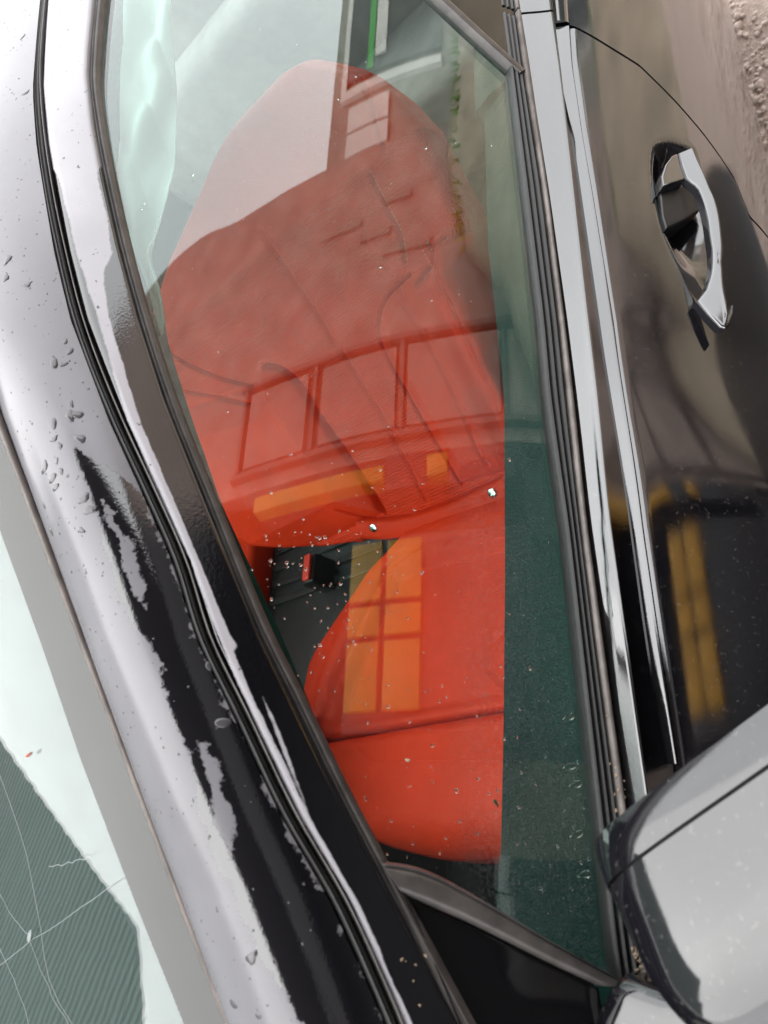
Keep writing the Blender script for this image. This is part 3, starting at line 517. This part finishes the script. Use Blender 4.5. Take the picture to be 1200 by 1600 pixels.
link('glass_run_seal', strip(np.array(K['window_top'])[1:-1]+np.array([0, .0042]), np.array(K['window_top'])[1:-1]-np.array([0, .0070]), 200, 9, lambda v: -.001+.005*np.sin(np.pi*v)-.003*np.exp(-((v-.35)/.08)**2), .012), GREY_RUBBER, door)
def pillar_panel():
    X = np.r_[np.linspace(-2.1, -.56, 70), np.linspace(-.555, .28, 330)]; v = np.linspace(0, 1, 80)
    seal = SEALE+np.array([0, .005]); A = pillar(X[:, None], v[None], seal); n = len(X)
    B = A+np.array([0, -.012, -.022]); me = shell(A, B, 50)
    w = np.array([1., .15]); q = np.stack(np.broadcast_arrays(X[:, None], v[None]), -1)*w
    d = -poly_dist(q, np.array(K['wet'])*w)
    for isl in K['dry_islands']: d = np.maximum(d, poly_dist(q, np.array(isl)*w))
    attr(me, 'film_sheen', np.r_[d.ravel(), d.ravel()]); return me
pillar_o = link('roof_pillar', pillar_panel(), FILMED, car)
# roof skin from the roof side to the far side
Xr = np.linspace(-2.1, -.56, 30); yi = at_x(INNER, Xr)
tt = np.linspace(0, 1, 24); A = np.stack([np.repeat(Xr[:, None], 24, 1), yi[:, :1]*(1-2*tt), yi[:, 1:]+.035*(1-(1-2*tt)**2)-.001], -1)
link('roof_skin', shell(A, A-np.array([0, 0, .02])), PAINT, car)
A2 = A-np.array([0, 0, .055]); link('headlining', shell(A2, A2-np.array([0, 0, .006])), HEADLINER, car)
# header between roof and windscreen
# windscreen
def ws_grid(X, f):
    e = screen_edge(X)-.004; Y = e[:, None]*f[None]; return np.stack([np.repeat(X[:, None], len(f), 1), Y, screen_z(X[:, None], Y)], -1)
Xw = np.linspace(-.50, .42, 60); ff = np.linspace(-1, 1, 81)
G = ws_grid(Xw, ff); link('windscreen', shell(G+np.array([0, 0, .001]), G-np.array([0, 0, .004])), SCREEN, car)
ws_o = bpy.data.objects['windscreen']
def frit():
    X = np.linspace(-.49, .40, 500); fi = at_x(np.array(K['frit']), X)[:, 0]; e = screen_edge(X)-.006
    fi = fi+.0022*RNG.uniform(-1, 1, len(X)).cumsum()*0+.0006*np.where(np.arange(len(X)) % 2, 1, -1)
    v = np.linspace(0, 1, 6); Y = fi[:, None]+(e-fi)[:, None]*v; Z = screen_z(X[:, None], Y)-.0012
    A = np.stack([np.repeat(X[:, None], 6, 1), Y, Z], -1); return shell(A, A-np.array([0, 0, .0012]))
link('border_band', frit(), FRIT, ws_o)
Xm = np.linspace(-.49, .42, 60); link('windscreen_moulding', tube([(x, screen_edge(x)-.001, screen_z(x, screen_edge(x))+.0012) for x in Xm], .0034, 8), rubber('brown_grey_moulding', (.12, .10, .09), .5), car)
for c in K['cracks']:
    p = resample(c, 12) if len(c) > 2 else np.array(c); p = p+RNG.normal(0, .0006, p.shape)
    link('crack', tube([(x, y, screen_z(x, y)+.0010) for x, y in p], .00028, 5), CRACK, ws_o)
cx, cyy = K['chip'][0]; bmx = bmesh.new(); bmesh.ops.create_icosphere(bmx, subdivisions=2, radius=.0038); mc = bpy.data.meshes.new('m'); bmx.to_mesh(mc); bmx.free(); mc.transform(Matrix.Translation((cx, cyy, screen_z(cx, cyy)+.0008)) @ Matrix.Diagonal((1.2, 1, .35, 1))); link('stone_chip', mc, CRACK, ws_o)
# side window glass
def window_glass(x0, x1, n, front=True):
    X = np.linspace(x0, x1, n); top = at_x(TOP, X)[:, 0]; low = at_x(np.array(K['glass_low']), X)[:, 0]-.006
    if front:
        su = np.array(K['sail_lower']); xs = np.sort(su[:, 0])
    v = np.linspace(0, 1, 60); s = low[:, None]+(top-low)[:, None]*v
    Xg = np.repeat(X[:, None], 60, 1); return Xg, s
Xg, sg = window_glass(-1.03, .03, 110)
gl = shell(side(Xg, sg, -.006), side(Xg, sg, -.010))
dv = np.clip((.135-sg)/.03, 0, 1)*np.clip((Xg+.50)/.12, 0, 1)*np.clip((sg-at_x(np.array(K['glass_low']), Xg[:, 0])[:, :1]-.001)/.006, 0, 1)
attr(gl, 'dew', np.r_[dv.ravel(), dv.ravel()]); link('side_window', gl, WINDOW, door)
# B-pillar cover and rear window
PLN = np.array(K['pillar_line']); d1 = np.array([-.012, -.010])
link('window_divider', strip(PLN+np.array([.004, .004]), PLN-np.array([.006, .006]), 20, 7, rounded(.003, .3, -.003), .012), GREY_RUBBER, door)
A_ = resample(PLN, 14); Bx = np.column_stack([np.full(14, -1.02), A_[:, 1]])
def cover():
    v = np.linspace(0, 1, 8); P = (A_-np.array([.0065, .0065]))[:, None]*(1-v)[None, :, None]+Bx[:, None]*v[None, :, None]; return shell(side(P[..., 0], P[..., 1], -.001), side(P[..., 0], P[..., 1], -.02))
link('pillar_cover', cover(), GLOSS_BLACK, door)
Xg2 = np.linspace(-1.95, -1.024, 20); tp = np.interp(Xg2, [-1.95, -1.5, -1.02], [.40, .50, .515]); lw = np.full(20, .062)
v_ = np.linspace(0, 1, 20); S2 = lw[:, None]+(tp-lw)[:, None]*v_
gl2 = shell(side(Xg2[:, None], S2, -.003), side(Xg2[:, None], S2, -.007)); attr(gl2, 'dew', np.zeros(len(gl2.vertices))); link('rear_window', gl2, WINDOW, rdoor)
link('rear_frame', strip(np.column_stack([Xg2, tp+.002]), np.column_stack([Xg2, tp+.085]), 20, 7, rounded(.004, .2, -.002), .02), PAINT, rdoor)
# sail panel in front of the window
su, sl, sf = np.array(K['sail_upper']), np.array(K['sail_lower']), np.array(K['sail_front'])
link('corner_seal', strip(su, sl, 40, 11, lambda v: .001+.006*np.sqrt(np.clip(1-(2*v-1)**4, 0, 1))-.002*np.exp(-((v-.2)/.06)**2), .012), GREY_RUBBER, door)
tri = [tuple(p) for p in resample(sl+np.array([.0012, -.0008]), 12)]+[(.10, .012), (.12, .085)]+[tuple(p) for p in resample(sf+np.array([.002, -.006]), 10)[::-1]]
link('sail_panel', prism(tri, -.012, -.001, .0015), GLOSS_BLACK, door)
link('sail_edge_trim', strip(sf+np.array([-.001, .003]), sf+np.array([.002, -.0055]), 30, 7, lambda v: -.003+.007*np.clip(1-np.abs(v-.55)/.45, 0, 1)**.6, .01), CHROME, door)
so = sf+np.array([-.002, .006]); fo = np.column_stack([sf[:, 0], np.interp(sf[:, 0], TOP[:, 0], TOP[:, 1])-.008])
link('sail_surround', strip(fo, so, 30, 8, lambda v: .000+.003*np.sin(np.pi*v), .012), GREY_RUBBER, door)
# door handle: a flat-faced bar whose face tips up to the sky, a sloping rear end, the pivot and the lock cover
def grip_lo(x, s): return max(.0008, grip_h(x, s)-.010)
def rgb_handle():
    a = M('polished_dark_handle').set(Base_Color=(.02, .02, .023), IOR=2.1); a.rough(a.ramp(a.noise(60, 4), .35, .7, .03, .10)); return a.m
HANDLE = rgb_handle()
link('door_handle', prism(K['grip'], grip_lo, grip_h, .0026, 4), HANDLE, door)
link('handle_end', prism(K['grip_end'], -.02, end_h, .002, 3), HANDLE, door)
link('handle_pivot', prism(K['grip_pivot'], -.02, .004, .003, 3), BLACK_PLASTIC, door)
link('lock_cover', prism(K['lock_cover'], -.012, .003, .0015, 2), HANDLE, door)
# ------------------------------------------------------------------ door mirror
O_ = Vector((-.024, .981, 1.02)); e1 = Vector((-.45, .893, 0)).normalized(); e2 = Vector((.893, .45, 0)).normalized(); e3 = Vector((0, 0, 1))
def mirror_shell(f0, f1, grow=0.0, o0=-1.0, o1=1.0, zmin=-1.0):
    """slice of the mirror housing between two fore-aft stations, as a ring lofted along it"""
    n, m = 22, 64; V = []; F = []
    for i in range(n):
        f = f0+(f1-f0)*i/(n-1)
        # f in [-1, 1]: -1 the rear glass side, 1 the nose
        kk = max(0.0, 1-max(0, (f+.1)/1.1)**2.6)**.5 if f > -.1 else 1.0-.05*max(0, (-.55-f)/.45)**2
        for j in range(m):
            a = 2*math.pi*j/m; c, s = math.cos(a), math.sin(a); p = 5.4
            r = (abs(c)**p+abs(s)**p)**(-1/p)
            o = c*r*(.118+grow)*(.45+.55*kk)+.085+.0*f; z = s*r*(.062+grow)*kk
            z += (.012*(o/.2)+.004*(1-f*f)-.03*max(0, o-.10)**1.5)*(1 if s > 0 else .3)
            V.append(O_+e1*o+e2*(f*.068)+e3*z)
    for i in range(n-1):
        for j in range(m): F.append((i*m+j, i*m+(j+1) % m, (i+1)*m+(j+1) % m, (i+1)*m+j))
    F.append(tuple(range(m))[::-1]); F.append(tuple((n-1)*m+j for j in range(m)))
    return mesh(V, F, True, True, 50)
mir = link('door_mirror', mirror_shell(-.60, .995), MIRRORPAINT, car)
link('mirror_bezel', mirror_shell(-1.0, -.63, .0006), MIRRORPAINT, mir)
link('mirror_gasket', mirror_shell(-.66, -.57, -.003), RUBBER, mir)
# mirror foot
fpts = [(-.004, .905), (.002, .94), (-.004, .965), (-.012, .985), (.02, 1.01), (.09, 1.02), (.16, 1.0), (.17, .90), (.004, .895)]
bmf = bmesh.new(); P = resample(np.vstack([fpts, fpts[:1]]), 41)[:-1]
lo = [bmf.verts.new((x, y, .93)) for x, y in P]; hi = [bmf.verts.new((x, y, 1.012)) for x, y in P]; topf = bmf.faces.new(hi); bmf.faces.new(lo[::-1])
for i in range(40): bmf.faces.new((lo[i], lo[(i+1) % 40], hi[(i+1) % 40], hi[i]))
bmesh.ops.recalc_face_normals(bmf, faces=bmf.faces); bmesh.ops.bevel(bmf, geom=list(topf.edges), offset=.012, segments=4, profile=.5, affect='EDGES'); bmesh.ops.inset_individual(bmf, faces=[max((f for f in bmf.faces if f.normal.z > .9), key=lambda f: f.calc_area())], thickness=.004)
mf = bpy.data.meshes.new('m'); bmf.to_mesh(mf); bmf.free(); mf.polygons.foreach_set('use_smooth', [True]*len(mf.polygons)); mf.set_sharp_from_angle(angle=math.radians(45))
link('mirror_foot', mf, MIRRORPAINT, mir)
# ------------------------------------------------------------------ inside: shell of the cabin
cabin = link('cabin_floor', box((-2.3, -.86, .22), (.55, .86, .26)), DARKCLOTH, car)
link('far_door', box((-2.4, -.93, .26), (.5, -.86, .97)), DARKCLOTH, car); link('rear_bulkhead', box((-2.4, -.85, .26), (-2.3, .85, 1.22)), PALECLOTH, car); link('footwell_wall', box((.5, -.85, .26), (.56, .85, .98)), DARKCLOTH, car)
link('far_panel', box((-1.9, -.9, .95), (-.50, -.86, 1.42)), PALECLOTH, car)
for x in (-2.0, -.98): link('far_pillar', tube([(x, -.90, .97), (x-.03, -.66, 1.39)], .05, 8), DARKCLOTH, car)
link('far_roof_rail', tube([(-2.1, -.5, 1.43), (-.6, -.56, 1.40), (-.3, -.62, 1.31), (.42, -.76, .93)], .035, 8), DARKCLOTH, car)
# door card with its padded top
TI = np.array(K['door_trim_in']); TI = TI[np.argsort(TI[:, 0])]
def door_card():
    X = np.linspace(-.97, .35, 90); yi = np.interp(X, TI[:, 0], TI[:, 1]); rows = []
    for q in range(16):
        t = q/15
        if t < .6:
            w = t/.6; y = .884+(yi-.884)*w; z = .958-.006*w+.006*np.sin(np.pi*w)
        else:
            w = (t-.6)/.4; y = yi-.004*np.sin(w*1.5)+.03*w**2; z = .952-.5*w**1.3-.008*(1-math.exp(-w*30))
        rows.append(np.stack([X, y+0*X, z+0*X], -1))
    A = np.stack(rows, 1); return shell(A, A+np.array([0, .004, -.02]), 60)
link('door_card', door_card(), TRIM_LEATHER, door)
XC = np.linspace(-2.1, -.975, 30); rows = []
for q in range(12):
    t = q/11; rows.append(np.stack([XC, np.full(30, .88-.13*min(1, t/.4)+(0.03*max(0, t-.4))), np.full(30, .965-.5*max(0, t-.35))], -1))
A = np.stack(rows, 1); link('door_card', shell(A, A+np.array([0, .004, -.02]), 60), TRIM_LEATHER, rdoor)
IF = np.array(K['inner_frame']); o_ = np.argsort(IF[:, 0])
XI = np.linspace(-.95, .1, 60); si = np.interp(XI, np.r_[-1.0, IF[o_, 0], .12], np.r_[.48, IF[o_, 1], .085]); st = np.interp(XI, TOP[:, 0], TOP[:, 1])+.03
si = np.where(XI < -.50, np.interp(XI, TOP[:, 0], TOP[:, 1])-.004, si); v8 = np.linspace(0, 1, 8); Sg = si[:, None]+(st-si)[:, None]*v8; me = shell(side(XI[:, None], Sg, -.05+.010*np.sin(np.pi*v8)[None]), side(XI[:, None], Sg, -.075)); link('inner_frame', me, TRIM_LEATHER, door)
# pale inner trim of the windscreen pillar, under the glass edge
PI_ = np.array(K['pillar_trim']); Xp = np.linspace(-.42, .36, 60); yi_ = at_x(PI_, Xp)[:, 0]; ye = screen_edge(Xp)-.012; v_ = np.linspace(0, 1, 8); Yp = yi_[:, None]+(ye-yi_)[:, None]*v_
Zp = screen_z(Xp[:, None], Yp)-.022-.02*np.exp(-(v_/.08)**2)[None]; A = np.stack([np.repeat(Xp[:, None], 8, 1), Yp, Zp], -1)
link('pillar_trim', shell(A, A-np.array([0, 0, .012])), rubber('pale_pillar_trim', (.05, .054, .056), .8, 120, .02), car)
# centre console and dash
link('centre_console', box((-1.0, -.34, .26), (.3, .10, .46), .02), BLACK_PLASTIC, car)
for k in range(7): link('console_rib', box((-.96+k*.045, -.30, .459), (-.94+k*.045, .085, .466), .002), BLACK_PLASTIC, bpy.data.objects['centre_console'])
link('console_side', box((-.98, -.40, .45), (-.62, -.31, .535), .02), RED, car)
def dash(x0, y0, y1):
    Xd = np.linspace(x0, .47, 30); Yd = np.linspace(y0, y1, 40); Zd = .90+.02*np.sin((Xd[:, None]-.06)*5)+0*Yd
    A = np.stack([np.repeat(Xd[:, None], 40, 1), np.repeat(Yd[None], 30, 0), np.minimum(Zd, screen_z(Xd[:, None], Yd[None])-.05)], -1); return shell(A, A-np.array([0, 0, .25]))
link('dashboard', dash(-.12, .101, .20), DASH, car); link('dashboard', dash(-.34, -.74, .10), DASH, car); link('dashboard_end', dash(.08, .201, .74), DASH, car)
# belt buckle
bx, by = K['buckle'][0]
bk = link('belt_buckle', box((bx-.035, by-.028, .44), (bx+.035, by+.012, .525), .006), BLACK_PLASTIC, car); link('release_button', box((bx-.030, by-.014, .5255), (bx+.030, by+.008, .534), .003), BUCKLE_RED, bk)
# ------------------------------------------------------------------ the reclined red front seat
seat = link('front_seat', box((-.62, .14, .34), (-.18, .60, .46), .02), BLACK_PLASTIC, car)
def groove(d, w, depth): return -depth*np.exp(-(d/w)**2)
# cushion
CL = np.array(K['cushion_l']); CF = np.array(K['cushion_front'])
def cushion(x0, x1, name, front):
    n, m = (70, 110); X = np.linspace(x0, x1, n); o = np.argsort(CL[:, 0])
    left = np.interp(X, CL[o, 0], CL[o, 1]); left = np.convolve(np.pad(left, 4, 'edge'), np.ones(9)/9, 'valid')
    if front: left = np.interp(X, [-.30, -.22, -.165, -.135, -.118, -.108], [-.005, .03, .10, .16, .225, .30])
    right = np.full(n, .70)
    u = np.linspace(0, 1, m); Y = left[:, None]+(right-left)[:, None]*u; Xg = np.repeat(X[:, None], m, 1)
    if front: Xg = Xg+np.clip((Xg+.20)/.09, 0, 1)*(.010*np.sin((Y-.22)/.35*3.0)-.004)
    P = np.stack([Xg, Y], -1)
    dl = (Y-left[:, None]); dr = right[:, None]-Y; e = np.minimum(dl, dr)
    Z = .600+.0*Xg
    edge = np.clip(e/.075, 0, 1); Z = Z-.10*(1-np.sqrt(np.clip(1-(1-edge)**2.2, 0, 1)))
    if front:
        f = np.clip((x1-Xg+.01)/.07, 0, 1); Z = Z-.085*(1-np.sqrt(np.clip(1-(1-f)**2, 0, 1))); r = np.clip((Xg-x0)/.022, 0, 1); Z = Z-.03*(1-np.sqrt(1-(1-r)**2))+.006
        Z = Z+.006*np.exp(-((Y-.36)/.16)**2)
    else:
        f = np.clip((x1-Xg)/.02, 0, 1); Z = Z-.028*(1-np.sqrt(1-(1-f)**2))
        ins = np.array(K['insert']); di = line_dist(P, ins); inside = poly_dist(P, np.vstack([ins, [(-.3, .11), (-.29, .62)]]))
        Z = Z-.022*np.clip(inside/.03, 0, 1)+groove(di, .004, .007)+.008*np.exp(-((inside+.028)/.022)**2)
        Z = Z+groove(line_dist(P, K['insert_r']), .004, .004)
        b = np.clip((Xg-x0)/.03, 0, 1); Z = Z-.03*(1-np.sqrt(1-(1-b)**2))
        Z = Z+.0015*np.sin(Xg*38+Y*17)*np.exp(-((Y-.25)/.15)**2)
    A = np.stack([Xg, Y, Z], -1); B = A.copy(); B[..., 2] = .45; return link(name, shell(A, B, 60), RED, seat)
XT = -.297
cushion(-.665, XT-.002, 'seat_cushion', False); cushion(XT+.002, -.108, 'thigh_support', True)
# backrest
ang = math.radians(48); BO = np.array([-.66, .36, .60]); BU = np.array([-math.sin(ang), 0, math.cos(ang)]); BN = np.array([math.cos(ang), 0, math.sin(ang)])
def on_back(W, L, h): return BO+W[..., None]*np.array([0, 1, 0])+L[..., None]*BU+h[..., None]*BN
out = np.array(K['back_outer'])
RW = [(-.03, .20), (.0, .214), (.10, .232), (.14, .250), (.20, .272), (.30, .284), (.40, .290), (.53, .285), (.594, .264), (.658, .230), (.685, .21), (.725, .166), (.744, .116), (.752, .08)]
LW = [(-.03, -.205), (.0, -.235), (.015, -.32), (.05, -.41), (.08, -.478), (.11, -.515), (.22, -.56), (.37, -.56), (.49, -.54), (.58, -.47), (.64, -.34), (.68, -.22), (.715, -.12), (.74, -.04), (.752, .0)]
def backrest():
    n, m = 330, 300; L = np.linspace(-.012, .752, n); r = np.interp(L, *zip(*RW)); l = np.interp(L, *zip(*LW)); u = np.linspace(0, 1, m); u = .5-.5*np.cos(np.pi*u)*.5-.25*(1-2*u)
    W = l[:, None]+(r-l)[:, None]*u; Lg = np.repeat(L[:, None], m, 1); P = np.stack([W, Lg], -1); H = np.zeros(W.shape)
    e = np.minimum((W-l[:, None])/.05, np.minimum((Lg+.012)/.02, (.752-Lg)/.06)); e = np.clip(e, 0, 1); e2 = np.clip((r[:, None]-W)/.022, 0, 1)
    H -= .055*(1-np.sqrt(np.clip(1-(1-e)**2, 0, 1)))+.034*(1-np.sqrt(np.clip(1-(1-e2)**2, 0, 1)))
    ins = np.array(K['back_ins']); prf = np.array(K['back_perf']); pl2 = np.array(K['back_pl2'])
    # raised bolsters either side of the insert
    rb = poly_dist(P, np.vstack([ins, [(.30, .0), (.30, .36)]])); H += .026*np.clip(rb/.035, 0, 1)**.7
    H += (.034*np.exp(-((W-.250)/.022)**2)-.012*np.exp(-((W-.205)/.018)**2))*np.clip((.385-Lg)/.02, 0, 1)
    lb = poly_dist(P, np.vstack([pl2, [(-.6, .02), (-.6, .42), (-.26, .35)]])); H += .034*np.clip(lb/.06, 0, 1)**.7
    H += .016*np.exp(-((W+.36)/.07)**2-((Lg-.14)/.10)**2)
    for k, w, dp in (('back_ins', 0.003, 0.013), ('back_stitch1', 0.0026, 0.013), ('back_stitch2', 0.0022, 0.008), ('back_corner', 0.004, 0.017), ('back_perf', 0.003, 0.011), ('back_pl1', .005, .006), ('back_pl2', 0.0035, 0.012), ('back_pl3', .005, .004), ('back_arc', 0.003, 0.011), ('back_arc2', 0.003, 0.009), ('back_head_top', 0.003, 0.009), ('back_seam_low', 0.003, 0.009)):
        H += groove(line_dist(P, resample(K[k], 16) if len(K[k]) > 2 else K[k]), w, dp)
    cr = np.clip((Lg-.02)/.1, 0, 1); H += .0018*np.sin(W*70+Lg*22)*np.exp(-((W+.30)/.1)**2-((Lg-.17)/.09)**2)+.0012*np.sin(Lg*95+W*15)*np.exp(-((W-.245)/.03)**2)*np.clip((.36-Lg)/.05, 0, 1)
    ce = np.clip(-np.maximum(rb, lb)/.01, 0, 1)*np.clip((.54-Lg)/.01, 0, 1); H += .0016*np.sin(Lg*60)*ce*np.exp(-((W+.05)/.1)**2)
    me = shell(on_back(W, Lg, H), on_back(W*.96+.0*W, Lg, H*0-.10), 60); attr(me, 'weave', np.r_[ce.ravel(), 0*ce.ravel()]); return me
back = link('seat_backrest', backrest(), RED, seat)
# stitching along the bolster and the insert
def stitches(name, line, step, h, par):
    q = resample(line, 200); L = np.linalg.norm(np.diff(q, axis=0), axis=1).sum(); k = int(L/step); q = resample(line, k*2); V, F = [], []
    for i in range(k):
        a, b = q[2*i], q[2*i+1]; t = (b-a)/np.linalg.norm(b-a)*.5; nrm = np.array([-t[1], t[0]])*.0022; o = len(V)
        for z in (h, h+.0012):
            for p in (a-nrm, b-nrm, b+nrm, a+nrm): V.append(on_back(p[:1], p[1:], np.array([z]))[0])
        F += [(o, o+1, o+2, o+3), (o+4, o+5, o+6, o+7), (o, o+1, o+5, o+4), (o+1, o+2, o+6, o+5), (o+2, o+3, o+7, o+6), (o+3, o, o+4, o+7)]
    return link(name, mesh(V, F, False), STITCH, par, 'stuff')
s1 = np.array(K['back_stitch1']); stitches('stitching', s1+np.array([.007, 0]), .006, .011, seat); stitches('stitching', s1-np.array([.007, 0]), .006, .009, seat); stitches('stitching', np.array(K['back_stitch2'])+np.array([.006, 0]), .006, .012, seat); stitches('stitching', np.array(K['back_perf'])+np.array([.006, 0]), .007, -.001, seat)
# hinge flap with two studs between back and cushion
PT = np.array(K['back_piece_top']); PB = np.column_stack([[-.17, -.13, -.055, .035, .16, .22], [.004, -.012, -.026, -.034, -.036, -.036]]); PT = np.vstack([PT, [(.22, .012)]])
a, b = resample(PT, 40), resample(PB, 40); v = np.linspace(0, 1, 9); Pf = a[:, None]+(b-a)[:, None]*v[None, :, None]; hf = .016+.006*np.sqrt(np.clip(1-np.abs(2*v-1)**3, 0, 1))[None]+0*Pf[..., 0]
link('hinge_flap', shell(on_back(Pf[..., 0], Pf[..., 1], hf), on_back(Pf[..., 0], Pf[..., 1], hf*0-.02), 50), RED, seat)
for w, l in K['back_studs']:
    c = on_back(np.array([w]), np.array([l]), np.array([.021]))[0]; q = Vector(BN)
    st_ = tube([Vector(c), Vector(c)+q*.003, Vector(c)+q*.0045, Vector(c)+q*.0035], [.0078, .0078, .005, .002], 18); link('stud', st_, STEEL, seat)
# rear bench, far seat
link('rear_seat', box((-2.25, -.72, .35), (-1.75, .72, .62), .05), PALECLOTH, car); link('rear_backrest', box((-2.3, -.72, .55), (-2.12, .72, .95), .05), PALECLOTH, car)
fs = link('far_seat', box((-.66, -.78, .40), (-.20, -.42, .55), .05), RED, car); bb = box((-.09, -.78, 0), (.09, -.42, .75), .06); bb.transform(Matrix.Translation((-.72, 0, .55)) @ Matrix.Rotation(-math.radians(22), 4, 'Y')); link('far_backrest', bb, RED, fs)
# crumpled white cloth (curtain) hanging inside the top of the window
def cloth():
    n, m = 150, 50; l, r = resample(K['cloth_l'], n), resample(K['cloth_r'], n); u = np.linspace(0, 1, m); P = l[:, None]+(r-l)[:, None]*u[None, :, None]
    t = np.linspace(0, 1, n)[:, None]; h = .014*np.sin(u*7+t*9)+.012*np.abs(np.sin(u*4.2-t*13+.6))+.006*np.sin(t*31+u*9)*np.sin(u*3.1)-.02*u[None]
    A = side(P[..., 0], P[..., 1], -.026+h*.55); return shell(A, side(P[..., 0], P[..., 1], -.0285+h*.55), 70)
link('curtain_airbag', cloth(), CLOTH, car)
# ------------------------------------------------------------------ water, dirt and scraps
def blobs(items, seg=1):
    """joined flattened drops: (point, normal, rx, ry, h, spin)"""
    bm0 = bmesh.new(); bmesh.ops.create_icosphere(bm0, subdivisions=2, radius=1); iv = np.array([v.co[:] for v in bm0.verts]); fc = [[v.index for v in f.verts] for f in bm0.faces]; bm0.free()
    V, F = [], []
    for p, nrm, rx, ry, h, sp in items:
        nrm = np.asarray(nrm, float); nrm = nrm/np.linalg.norm(nrm); t = np.cross(nrm, [.2, .3, .9]); t /= np.linalg.norm(t); b = np.cross(nrm, t); c, s = math.cos(sp), math.sin(sp); t, b = t*c+b*s, b*c-t*s
        lob = 1+.22*np.sin(3*np.arctan2(iv[:, 1], iv[:, 0])+sp*5)*RNG.uniform(.2, 1.2)
        q = np.asarray(p)+(iv[:, :1]*lob[:, None]*rx)*t+(iv[:, 1:2]*lob[:, None]*ry)*b+iv[:, 2:]*h*nrm
        o = len(V); V.extend(q); F.extend([[i+o for i in f] for f in fc])
    return mesh(V, F, True, False)
def side_n(X, s): return (side(X, s, .01)-side(X, s, 0))
D = []
for k in range(230):
    q = RNG.uniform()
    if q < .40: X, s = RNG.normal(-.25, .05), RNG.normal(.225, .025)
    elif q < .75: X, s = RNG.normal(-.14, .09), RNG.normal(.15, .05)
    else: X, s = RNG.uniform(-.85, -.05), RNG.uniform(.06, .42)
    if s > np.interp(X, TOP[:, 0], TOP[:, 1])-.01 or s < .05 or X > -.04: continue
    r = RNG.choice([.0006, .0009, .0013], p=[.5, .38, .12]); D.append((side(X, s, -.0062), side_n(X, s), r, r*RNG.uniform(.8, 1.3), r*.5, RNG.uniform(0, 6)))
link('raindrops', blobs(D), WATER, door, 'stuff')
D = []
for k in range(60):
    X, s = RNG.normal(-.10, .06), RNG.normal(.045, .022); r = RNG.uniform(.0005, .0013)
    if s > .025 and X < -.02: D.append((side(X, s, -.0062), side_n(X, s), r, r*RNG.uniform(.6, 1.6), r*.4, RNG.uniform(0, 6)))
for X, s in ((-.118, .032), (-.085, .034), (-.13, .036), (-.165, .034), (-.06, .030)): D.append((side(X, s, -.0062), side_n(X, s), .0022, .006, .0010, RNG.uniform(-.2, .2)))
link('raindrops', blobs(D), WATER, door, 'stuff')
D = []; sealp = SEALE+np.array([0, .005])
def pil(x, v):
    p = pillar(x, v, sealp); nx = np.cross(pillar(x+.004, v, sealp)-p, pillar(x, v+.01, sealp)-p); nx = nx/np.linalg.norm(nx); return p, nx if nx[2] > 0 else -nx
for x, v in K['drops_px']:
    p, nx = pil(x, v); r = RNG.uniform(.0018, .0042); D.append((p, nx, r*1.4, r*.8, r*.17, RNG.uniform(0, 6)))
for k in range(260):
    p, nx = pil(RNG.uniform(-.9, .1), RNG.uniform(.03, .97)); r = RNG.uniform(.0004, .0010); D.append((p, nx, r, r, r*.4, 0))
link('rain_marks', blobs(D), DARKDROP, pillar_o, 'stuff')
# mud along the sealing lip near the mirror and on the pillar
D = []
for k in range(240):
    X = min(.005, -abs(RNG.normal(0, .06))+.01); s = float(np.interp(X, *zip(*sorted(K['trim_lip']))))+RNG.uniform(-.002, .010); r = RNG.uniform(.0004, .0013); D.append((side(X, s, .0035), side_n(X, s), r*1.3, r, r*.6, RNG.uniform(0, 6)))
for k in range(7):
    X = RNG.normal(.002, .010); s = float(np.interp(X, *zip(*SEAL)))*.35+float(np.interp(X, TOP[:, 0], TOP[:, 1]))*.65+RNG.normal(0, .006); r = RNG.uniform(.0003, .0009); D.append((side(X, s, .0052), side_n(X, s), r*1.4, r, r*.4, RNG.uniform(0, 6)))
link('mud_grains', blobs(D), DIRT, door, 'stuff')
def scrap(name, label, p, nrm, l, w, sp, mat):
    me = blobs([((0, 0, 0), nrm, l, w, w*.3, sp)]); o = link(name, me, mat); o.location = p; tag(o, label, 'leaf scrap'); return o
lx, ly = K['leaf_screen'][0]; scrap('bud_scale', 'small reddish dry bud scale lying on the pale edge of the windscreen', (lx, ly, screen_z(lx, ly)+.0018), (.48, .27, 1), .0042, .0014, .6, LEAFRED)
X, s = K['scrap_glass'][0]; scrap('leaf_scrap', 'dark wet leaf scrap on the window glass where red seat meets green trim', side(X, s, -.005), side_n(X, s), .0030, .0011, .4, LEAFGREEN)
X, s = K['scrap_glass'][1]; scrap('chaff', 'pale speck of chaff on the window glass over the red cushion front', side(X, s, -.005), side_n(X, s), .0018, .0010, 1.2, STRAW)
